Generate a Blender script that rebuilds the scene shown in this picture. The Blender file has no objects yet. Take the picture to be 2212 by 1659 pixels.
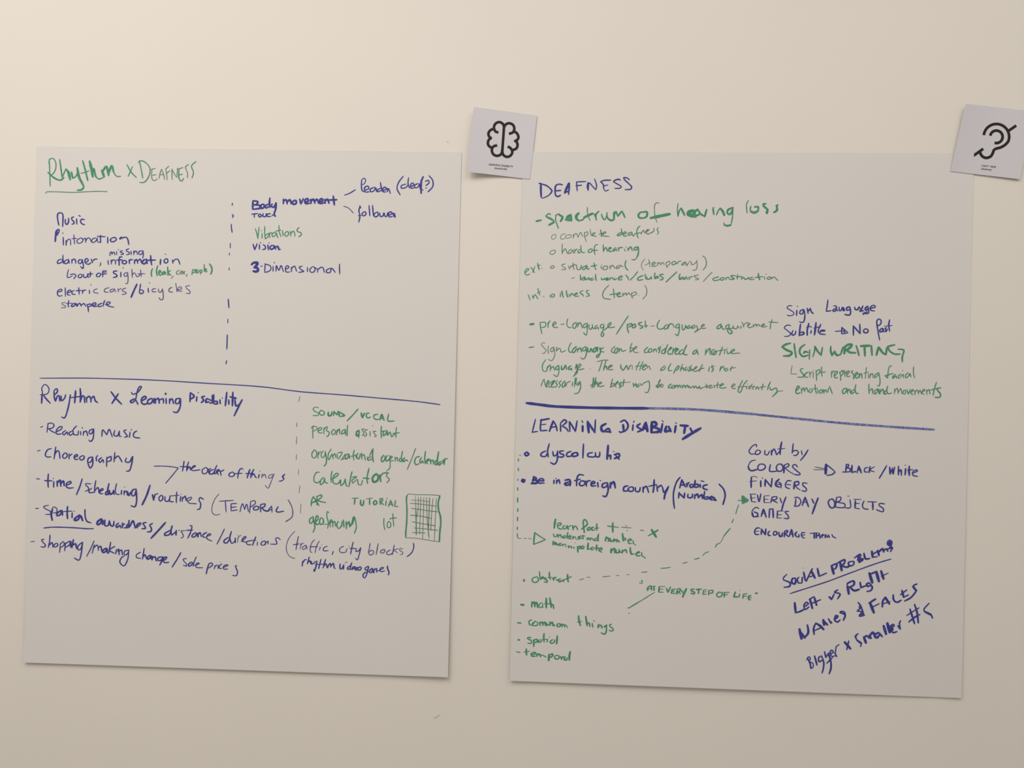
import bpy, math
import numpy as np
from mathutils import Matrix, Vector

# ------------------------------------------------------------------ camera
PHOTO_W, PHOTO_H = 2212.0, 1659.0
FOCAL_PX = 1659.0                       # 27 mm equivalent phone lens
YAW, PITCH, ROLL = 0.0463, 0.0016, -0.0019
CAM = np.array([0.0, -1.1351, 1.45])    # eye about 1.1 m off the wall


def rot(y, p, r):
    cy, sy, cp, sp, cr, sr = (math.cos(y), math.sin(y), math.cos(p), math.sin(p), math.cos(r), math.sin(r))
    return (np.array([[cy, -sy, 0], [sy, cy, 0], [0, 0, 1]]) @ np.array([[1, 0, 0], [0, cp, -sp], [0, sp, cp]])
            @ np.array([[cr, 0, sr], [0, 1, 0], [-sr, 0, cr]]))


AX = rot(YAW, PITCH, ROLL)              # columns: right, forward, up
scene = bpy.context.scene
col = scene.collection
cd = bpy.data.cameras.new('camera')
cd.sensor_width = 36.0
cd.lens = FOCAL_PX / PHOTO_W * 36.0
cd.clip_start = 0.01
cam = bpy.data.objects.new('camera', cd)
col.objects.link(cam)
cam.matrix_world = Matrix([[AX[0, 0], AX[0, 2], -AX[0, 1], CAM[0]], [AX[1, 0], AX[1, 2], -AX[1, 1], CAM[1]],
                           [AX[2, 0], AX[2, 2], -AX[2, 1], CAM[2]], [0, 0, 0, 1]])
scene.camera = cam

# ------------------------------------------------------------------ light and exposure
vs = scene.view_settings
vs.view_transform = 'Standard'
vs.look = 'None'
vs.gamma = 1.0
vs.use_curve_mapping = False
vs.exposure = 0.0

world = bpy.data.worlds.new('room_ambient')
scene.world = world
world.use_nodes = True
bg = world.node_tree.nodes['Background']
bg.inputs[0].default_value = (1.0, 0.93, 0.86, 1)
bg.inputs[1].default_value = 0.42


def area(name, loc, target, size, power, color):
    l = bpy.data.lights.new(name, 'AREA')
    l.shape = 'RECTANGLE'
    l.size, l.size_y = size
    l.energy = power
    l.color = color
    o = bpy.data.objects.new(name, l)
    col.objects.link(o)
    o.location = loc
    o.rotation_euler = (Vector(target) - Vector(loc)).to_track_quat('-Z', 'Y').to_euler()
    return o


# ceiling luminaires of the room, shining straight down, the left one stronger
area('ceiling_lamp', (-0.90, -1.25, 2.75), (-0.90, -1.2499, 0.0), (1.4, 1.2), 28.5, (1.0, 0.93, 0.86))
area('ceiling_lamp', (0.8, -1.2, 2.75), (0.8, -1.1999, 0.0), (1.4, 1.2), 12, (1.0, 0.93, 0.86))


# ------------------------------------------------------------------ materials
def mat(name, color, rough=0.85, noise=0.0, nscale=30.0, bump=0.0, bscale=200.0, spec=0.2, color2=None):
    m = bpy.data.materials.new(name)
    m.use_nodes = True
    nt = m.node_tree
    b = nt.nodes['Principled BSDF']
    b.inputs['Base Color'].default_value = (*color, 1)
    b.inputs['Roughness'].default_value = rough
    b.inputs['Specular IOR Level'].default_value = spec
    tc = nt.nodes.new('ShaderNodeTexCoord')
    if noise or color2:
        n = nt.nodes.new('ShaderNodeTexNoise')
        n.inputs['Scale'].default_value = nscale
        n.inputs['Detail'].default_value = 4
        nt.links.new(tc.outputs['Object'], n.inputs['Vector'])
        r = nt.nodes.new('ShaderNodeValToRGB')
        c2 = color2 or tuple(c * (1 - noise) for c in color)
        r.color_ramp.elements[0].position = 0.35
        r.color_ramp.elements[1].position = 0.65
        r.color_ramp.elements[0].color = (*c2, 1)
        r.color_ramp.elements[1].color = (*color, 1)
        nt.links.new(n.outputs['Fac'], r.inputs['Fac'])
        nt.links.new(r.outputs['Color'], b.inputs['Base Color'])
    if bump:
        n2 = nt.nodes.new('ShaderNodeTexNoise')
        n2.inputs['Scale'].default_value = bscale
        n2.inputs['Detail'].default_value = 3
        nt.links.new(tc.outputs['Object'], n2.inputs['Vector'])
        bp = nt.nodes.new('ShaderNodeBump')
        bp.inputs['Strength'].default_value = bump
        bp.inputs['Distance'].default_value = 0.001
        nt.links.new(n2.outputs['Fac'], bp.inputs['Height'])
        nt.links.new(bp.outputs['Normal'], b.inputs['Normal'])
    return m


MAT = {
    'wall': mat('painted_plaster', (0.80, 0.768, 0.708), 0.9, noise=0.012, nscale=6, bump=0.10, bscale=160),
    'scuff': mat('wall_scuff', (0.52, 0.50, 0.45), 0.9),
    'floor': mat('floor_lino', (0.32, 0.28, 0.24), 0.6, noise=0.15, nscale=12),
    'paper': mat('chart_paper', (0.730, 0.714, 0.696), 0.85, noise=0.010, nscale=9, bump=0.03, bscale=90),
    'card': mat('card_stock', (0.660, 0.648, 0.690), 0.7, noise=0.008, nscale=20),
    'blue': mat('blue_marker', (0.040, 0.047, 0.28), 0.6, nscale=260, color2=(0.062, 0.068, 0.32)),
    'blue_thin': mat('blue_marker_fine', (0.088, 0.083, 0.27), 0.6, nscale=260, color2=(0.13, 0.12, 0.30)),
    'blue_dry': mat('blue_marker_dry', (0.075, 0.10, 0.38), 0.6, nscale=420, color2=(0.26, 0.30, 0.52)),
    'green': mat('green_marker', (0.062, 0.27, 0.145), 0.6, nscale=220, color2=(0.085, 0.33, 0.19)),
    'green_thin': mat('green_marker_fine', (0.105, 0.225, 0.14), 0.6, nscale=260, color2=(0.15, 0.29, 0.19)),
    'grey_ink': mat('faint_ink', (0.22, 0.20, 0.22), 0.6, nscale=300, color2=(0.30, 0.28, 0.29)),
    'black': mat('printed_black', (0.020, 0.018, 0.020), 0.5, noise=0.1, nscale=100),
    'black_soft': mat('printed_caption', (0.055, 0.050, 0.055), 0.5, noise=0.1, nscale=100),
}


# ------------------------------------------------------------------ helpers
def mesh_obj(name, verts, faces, mats, parent=None, idx=None, smooth=False):
    me = bpy.data.meshes.new(name)
    me.from_pydata([tuple(v) for v in verts], [], faces)
    for m in mats:
        me.materials.append(m)
    if idx is not None:
        me.polygons.foreach_set('material_index', idx)
    if smooth:
        me.polygons.foreach_set('use_smooth', [True] * len(faces))
    me.update()
    o = bpy.data.objects.new(name, me)
    col.objects.link(o)
    if parent:
        o.parent = parent
        o.matrix_parent_inverse = parent.matrix_world.inverted()
    return o


def box(name, lo, hi, m):
    x0, y0, z0 = lo
    x1, y1, z1 = hi
    v = [(x0, y0, z0), (x1, y0, z0), (x1, y1, z0), (x0, y1, z0), (x0, y0, z1), (x1, y0, z1), (x1, y1, z1), (x0, y1, z1)]
    f = [(3, 2, 1, 0), (4, 5, 6, 7), (0, 1, 5, 4), (1, 2, 6, 5), (2, 3, 7, 6), (3, 0, 4, 7)]
    return mesh_obj(name, v, f, [m])


def ray(p):                              # sight lines of photograph points
    p = np.atleast_2d(np.asarray(p, float))
    d = np.stack([(p[:, 0] - PHOTO_W / 2) / FOCAL_PX, np.ones(len(p)), (PHOTO_H / 2 - p[:, 1]) / FOCAL_PX], 1)
    return d @ AX.T


def on_wall(p, off=0.0):                 # where they meet a plane `off` metres in front of the wall face (y = 0)
    d = ray(p)
    t = (-off - CAM[1]) / d[:, 1]
    return CAM + d * t[:, None]


class Sheet:
    """A sheet of paper hung on the wall: four corners, a lift field, and a solid mesh."""

    def __init__(self, corners, lift, nu, nv):
        c = on_wall(corners)[:, [0, 2]]
        self.c, self.lift, self.nu, self.nv = c, lift, nu, nv

    def uv(self, xz):
        c = self.c
        e, f, g = c[1] - c[0], c[3] - c[0], c[0] - c[1] + c[2] - c[3]
        uv = np.full((len(xz), 2), 0.5)
        for _ in range(12):
            u, v = uv[:, :1], uv[:, 1:]
            r = c[0] + u * e + v * f + u * v * g - xz
            a, b = e + v * g, f + u * g
            det = a[:, 0] * b[:, 1] - a[:, 1] * b[:, 0]
            uv = uv - np.stack([(r[:, 0] * b[:, 1] - r[:, 1] * b[:, 0]) / det, (a[:, 0] * r[:, 1] - a[:, 1] * r[:, 0]) / det], 1)
        return uv

    def put(self, p, eps):               # photograph points -> points on the sheet's face
        uv = np.clip(self.uv(on_wall(p)[:, [0, 2]]), 0, 1)
        return on_wall(p, self.lift(uv[:, 0], uv[:, 1]) + eps)

    def build(self, name, m, thick):
        nu, nv, c = self.nu, self.nv, self.c
        U, V = np.meshgrid(np.linspace(0, 1, nu + 1), np.linspace(0, 1, nv + 1))
        u, v = U.ravel()[:, None], V.ravel()[:, None]
        xz = c[0] * (1 - u) * (1 - v) + c[1] * u * (1 - v) + c[2] * u * v + c[3] * (1 - u) * v
        off = self.lift(u[:, 0], v[:, 0])
        w = np.stack([xz[:, 0], np.zeros(len(xz)), xz[:, 1]], 1)
        k = (1 + off / CAM[1])[:, None]  # same sight line, `off` nearer to the room
        front = CAM + (w - CAM) * k
        back = front + np.array([0, thick, 0])
        n = len(front)
        F = []
        g = lambda i, j: j * (nu + 1) + i
        for j in range(nv):
            for i in range(nu):
                a, b, cc, d = g(i, j), g(i, j + 1), g(i + 1, j + 1), g(i + 1, j)
                F.append((a, b, cc, d))
                F.append((a + n, d + n, cc + n, b + n))
        rim = [g(i, 0) for i in range(nu)] + [g(nu, j) for j in range(nv)] + [g(i, nv) for i in range(nu, 0, -1)] + [g(0, j) for j in range(nv, 0, -1)]
        for a, b in zip(rim, rim[1:] + rim[:1]):
            F.append((a, b, b + n, a + n))
        return mesh_obj(name, np.vstack([front, back]), F, [m])


def smooth_line(p, closed=False):
    """Catmull-Rom curve through the traced points of a pen stroke."""
    p = np.asarray(p, float)
    if len(p) < 3:
        return np.array([p[0] + (p[-1] - p[0]) * t for t in np.linspace(0, 1, 4)])
    q = np.vstack([2 * p[0] - p[1], p, 2 * p[-1] - p[-2]])
    out = []
    for i in range(1, len(q) - 2):
        p0, p1, p2, p3 = q[i - 1:i + 3]
        n = max(3, min(10, int(np.hypot(*(p2 - p1)) / 2.0)))
        for t in np.arange(n) / n:
            out.append(0.5 * (2 * p1 + (p2 - p0) * t + (2 * p0 - 5 * p1 + 4 * p2 - p3) * t * t + (3 * p1 - p0 - 3 * p2 + p3) * t ** 3))
    out.append(p[-1])
    return np.array(out)


def ribbon(p, w, butt=False):
    """Outline strip of a pen stroke of width w with rounded (or cut) ends, in photograph units."""
    keep = [0] + [i for i in range(1, len(p)) if np.hypot(*(p[i] - p[i - 1])) > 1e-4]
    p = p[keep]
    if len(p) < 2:
        return None
    t = np.gradient(p, axis=0)
    t /= np.maximum(np.hypot(t[:, 0], t[:, 1])[:, None], 1e-9)
    nrm = np.stack([-t[:, 1], t[:, 0]], 1)
    n = len(p)
    s = np.arange(n) / max(n - 1, 1)
    if butt:
        wob = np.ones(n)
    else:                                # the pen lifts at both ends and its nib is a little wider on down strokes
        arc_len = np.concatenate([[0], np.cumsum(np.hypot(*np.diff(p, axis=0).T))])
        near = np.minimum(arc_len, arc_len[-1] - arc_len) / max(w * 1.6, 1e-6)
        wob = (0.74 + 0.26 * np.clip(near, 0, 1)) * (0.92 + 0.14 * np.abs(t[:, 1])) * (1 + 0.06 * np.sin(s * n * 0.55 + p[0, 0]))
    hw = (w / 2 * wob)[:, None]
    L, R = p + nrm * hw, p - nrm * hw
    V = [v for pr in zip(L, R) for v in pr]
    F = [(2 * i, 2 * i + 1, 2 * i + 3, 2 * i + 2) for i in range(n - 1)]
    if not butt:
        for end, sg in ((0, -1), (n - 1, 1)):
            arc = []
            for a in (36, 72, 108, 144):
                a = math.radians(a)
                arc.append(p[end] + nrm[end] * hw[end] * math.cos(a) + sg * t[end] * hw[end] * math.sin(a) * 0.8)
            k = len(V)
            V += arc
            ring = [2 * end, k, k + 1, k + 2, k + 3, 2 * end + 1]
            F.append(tuple(ring if sg < 0 else ring[::-1]))
    return np.array(V), F


class Ink:
    """All the strokes of one written line, laid on a sheet."""

    def __init__(self, sheet):
        self.sheet, self.V, self.F, self.I, self.k, self.n = sheet, [], [], [], 0, 0

    def stroke(self, p, w, mi=0, butt=False):
        r = ribbon(smooth_line(p), w, butt)
        if r is None:
            return
        V, F = r
        eps = 0.00012 + (self.n % 24) * 0.000012 + np.minimum(np.arange(len(V)), 60) * 0.0000012
        self.n += 1
        self.add(V, F, eps, mi)

    def add(self, V, F, eps, mi=0):
        self.V.append(self.sheet.put(V, eps))
        self.F += [tuple(i + self.k for i in f) for f in F]
        self.I += [mi] * len(F)
        self.k += len(V)

    def build(self, name, mats, parent, label=None):
        V = np.vstack(self.V)
        # faces turned to the room
        F = []
        for f in self.F:
            a, b, c = V[f[0]], V[f[1]], V[f[2]]
            F.append(f if np.cross(b - a, c - a)[1] < 0 else f[::-1])
        o = mesh_obj(name, V, F, mats, parent, self.I)
        if label:
            o['label'] = label
        return o


def tag(o, label, cat, group=None):
    o['label'] = label
    o['category'] = cat
    if group:
        o['group'] = group


def struct(o):
    o['kind'] = 'structure'
    return o


def handwriting(text, sheet, parent):
    """Traced pen strokes: '@' gives the traced window of the photograph, '=' starts a line,
    then strokes 'x,y x,y ...' parted by ';', with wN changing the pen width."""
    parts, order = {}, []
    x0 = y0 = 0.0
    s = 1.0
    cur = None
    w = 1.0
    for line in text.strip().splitlines():
        if line[0] == '@':
            a = [float(v) for v in line[1:].split()]
            x0, y0 = a[0], a[1]
            s = min(PHOTO_W / (a[2] - a[0]), PHOTO_H / (a[3] - a[1]))
            continue
        if line[0] == '=':
            f = line[1:].strip().split('|')
            label = f[3] if len(f) > 3 else f[0]
            key = (f[0], label) if len(f) > 3 else (f[0], len(order))
            if key not in parts:
                parts[key] = (Ink(sheet), f[0], f[1], f[3] if len(f) > 3 else None)
                order.append(key)
            cur = parts[key]
            w = float(f[2])
            if f[0] == 'dash':
                base = f
            continue
        for st in line.split(';'):
            pts = []
            for tok in st.split():
                if tok[0] == 'w':
                    w = float(tok[1:])
                else:
                    pts.append([float(v) for v in tok.split(',')])
            if len(pts) < 2:
                continue
            p = np.array(pts) / s + np.array([x0, y0])
            ws = w / s
            ws *= 0.78 + 0.17 * min(max((ws - 3.0) / 2.5, 0.0), 1.0)   # broad strokes keep their full width
            thin = 1 if ws < 1.95 else 0
            if cur[1] == 'divider_line' and ws > 4 and p[0, 0] > 1300:
                thin = 2
            if cur[1] == 'dash':         # every dash of a broken line is a mark of its own
                key = ('dash', len(order))
                order.append(key)
                cur = parts[key] = (Ink(sheet), 'dash', base[1], base[3] if len(base) > 3 else None)
            cur[0].stroke(p, ws, thin)
    for key in order:
        ink, name, c, label = parts[key]
        if not ink.V:
            continue
        ms = {'blue': [MAT['blue'], MAT['blue_thin'], MAT['blue_dry']], 'green': [MAT['green'], MAT['green_thin'], MAT['green']],
              'grey_ink': [MAT['grey_ink']] * 3}[c]
        ink.build(name, ms, parent, label)


def printed_text(ink, body, p0, p1, cap, squeeze=True):
    """Caption letters with the base line from p0 to p1 and capitals `cap` high (photograph units)."""
    cu = bpy.data.curves.new('caption', 'FONT')
    cu.body = body
    cu.resolution_u = 3
    cu.offset = 0.018
    tmp = bpy.data.objects.new('caption', cu)
    col.objects.link(tmp)
    me = bpy.data.meshes.new_from_object(tmp.evaluated_get(bpy.context.evaluated_depsgraph_get()))
    co = np.array([v.co[:2] for v in me.vertices])
    F = [tuple(p.vertices) for p in me.polygons]
    bpy.data.objects.remove(tmp)
    bpy.data.curves.remove(cu)
    bpy.data.meshes.remove(me)
    p0, p1 = np.array(p0, float), np.array(p1, float)
    d = p1 - p0
    x = (co[:, 0] - co[:, 0].min()) / np.ptp(co[:, 0])
    up = np.array([d[1], -d[0]]) / np.hypot(*d)
    V = p0 + x[:, None] * d + (co[:, 1] / 0.70 * cap)[:, None] * up
    ink.add(V, F, np.full(len(V), 0.00015))


# ------------------------------------------------------------------ the room
wall = struct(box('wall_back', (-2.6, 0.0, 0.0), (2.6, 0.12, 2.8), MAT['wall']))


class Face:                              # the bare wall face, for its two small scuffs
    def put(self, p, eps):
        return on_wall(p, eps)


for st, w in (([(937, 1552), (943, 1549), (950, 1544)], 2.0), ([(965, 306.5), (969, 307)], 2.0)):
    ink = Ink(Face())
    ink.stroke(np.array(st, float), w)
    ink.build('scuff', [MAT['scuff']], wall, 'small grey scuff')
struct(box('floor', (-2.6, -2.8, -0.05), (2.6, 0.12, 0.0), MAT['floor']))

# ------------------------------------------------------------------ the two flip chart sheets
def lift_left(u, v):
    b = 0.0009 + 0.0018 * v ** 3 + 0.0010 * v ** 8
    b = b + 0.0022 * np.clip((u - 0.82) / 0.18, 0, 1) ** 2 * np.clip(v * 1.6, 0, 1)
    b = b + 0.0006 * np.clip((0.12 - u) / 0.12, 0, 1) ** 2 * v
    return b + 0.0005 * np.sin(u * 5.1 + 0.6) * np.sin(v * 6.3) ** 2


def lift_right(u, v):
    mid = np.clip(np.sin(np.clip(u * 1.05 + 0.02, 0, 1) * math.pi), 0, 1) ** 0.6
    b = 0.0009 + (0.0010 + 0.0028 * mid) * v ** 5
    b = b + 0.0014 * np.clip((u - 0.86) / 0.14, 0, 1) ** 2 * np.clip(v * 1.5 - 0.3, 0, 1)
    b = b + 0.0020 * np.clip((0.10 - u) / 0.10, 0, 1) ** 2 * np.clip(v * 1.6 - 0.3, 0, 1)
    return b + 0.0005 * np.sin(u * 4.3 + 1.0) * np.sin(v * 5.3) ** 2


CHART_L = [(79.5, 315.5), (997, 329), (967.5, 1463), (51, 1431)]
CHART_R = [(1130, 327.5), (2104, 331), (2077, 1508), (1101, 1470.5)]

sheet_l = Sheet(CHART_L, lift_left, 46, 56)
chart = sheet_l.build('flip_chart_sheet', MAT['paper'], 0.0003)
tag(chart, 'large white paper sheet on wall, green heading Rhythm x Deafness, small drawn grid', 'poster')
sheet_r = Sheet(CHART_R, lift_right, 48, 56)
chart2 = sheet_r.build('flip_chart_sheet', MAT['paper'], 0.0003)
tag(chart2, 'large white paper sheet on wall, blue capitals heading DEAFNESS, symbol cards at top corners', 'poster')

# ------------------------------------------------------------------ the two symbol cards
def lift_card(u, v):
    return 0.0017 + 0.0092 * np.clip((0.8 - u) / 0.8, 0, 1) ** 1.9 * (0.75 + 0.25 * v)


def lift_card_b(u, v):
    return 0.0017 + 0.0042 * np.clip((0.5 - u) / 0.5, 0, 1) ** 1.6 * (1 - v) ** 0.7 + 0.0016 * v * u * u


CARD_L = [(1023.5, 231), (1160, 249.5), (1144.5, 387), (1009, 371)]
CARD_R = [(2086, 224), (2236, 241), (2203, 387), (2053, 370)]
card_l = Sheet(CARD_L, lift_card, 20, 20)
card = card_l.build('symbol_card', MAT['card'], 0.0004)
tag(card, 'small white card with a black brain symbol, fixed between the two flip chart sheets', 'card')
card_r = Sheet(CARD_R, lift_card_b, 20, 20)
card2 = card_r.build('symbol_card', MAT['card'], 0.0004)
tag(card2, 'small white card with a black struck-through ear symbol, cut by right photo edge', 'card')

S1, O1 = 8.73, np.array([990.0, 210.0])
BRAIN = [
    [(757, 664), (700, 645), (672, 570), (700, 500), (768, 468), (835, 497), (859, 548), (859, 600), (856, 640)],
    [(856, 640), (860, 590), (874, 540), (908, 505), (962, 490), (1030, 520), (1057, 590), (1030, 660), (955, 692)],
    [(863, 540), (845, 800), (826, 1060)],
    [(833, 960), (829, 1010), (802, 1078), (730, 1105), (660, 1075), (632, 1000), (660, 930), (733, 906)],
    [(833, 960), (830, 1020), (852, 1090), (920, 1125), (990, 1095), (1018, 1030), (990, 965), (932, 927)],
    [(668, 598), (615, 615), (572, 665), (575, 730), (622, 775)],
    [(622, 768), (580, 795), (557, 860), (575, 915), (628, 955)],
    [(1058, 645), (1110, 685), (1134, 750), (1115, 800), (1065, 828)],
    [(1065, 820), (1105, 850), (1117, 910), (1095, 965), (1030, 995)],
]
ink = Ink(card_l)
for st in BRAIN:
    ink.stroke(np.array(st) / S1 + O1, 50 / S1, 0, butt=True)
ink.stroke(np.array([(636, 772), (600, 770)]) / S1 + O1, 34 / S1, 0, butt=True)
ink.stroke(np.array([(1050, 823), (1095, 824)]) / S1 + O1, 34 / S1, 0, butt=True)
ink.build('symbol', [MAT['black']], card, 'black outline brain symbol')
ink = Ink(card_l)
printed_text(ink, 'LEARNING DISABILITY', np.array((572, 1283)) / S1 + O1, np.array((1032, 1326)) / S1 + O1, 36 / S1)
printed_text(ink, '(dyscalculia)', np.array((678, 1350)) / S1 + O1, np.array((918, 1370)) / S1 + O1, 33 / S1)
ink.build('caption', [MAT['black_soft']], card, 'small printed caption LEARNING DISABILITY (dyscalculia)')

S2, O2 = 8.295, np.array([2040.0, 200.0])
def arc(cx, cy, r, a0, a1, n):
    return [(cx + r * math.cos(math.radians(a)), cy + r * math.sin(math.radians(a))) for a in np.linspace(a0, a1, n)]


EAR = [
    arc(933, 790, 228, -173, 20, 16) + [(1112, 914), (1065, 952), (1000, 985), (930, 1003), (888, 1030), (867, 1085), (830, 1143),
                                       (750, 1170), (685, 1145), (648, 1095), (640, 1045)],
    arc(932, 792, 112, -170, 107, 16),
    [(1138, 693), (1288, 590)],
    [(697, 1006), (548, 1112)],
]
ink = Ink(card_r)
for st in EAR:
    ink.stroke(np.array(st) / S2 + O2, 50 / S2, 0, butt=True)
ink.add(np.array([(532, 1098), (563, 1075), (590, 1112), (530, 1150)]) / S2 + O2, [(0, 1, 2, 3)], np.full(4, 0.0004))
ink.build('symbol', [MAT['black']], card2, 'black ear symbol crossed by a broken slanting bar')
ink = Ink(card_r)
printed_text(ink, "CAN'T  HEAR", np.array((665, 1325)) / S2 + O2, np.array((926, 1351)) / S2 + O2, 34 / S2)
printed_text(ink, '(deafness)', np.array((657, 1378)) / S2 + O2, np.array((846, 1396)) / S2 + O2, 30 / S2)
ink.build('caption', [MAT['black_soft']], card2, "small printed caption CAN'T HEAR (deafness)")

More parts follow.
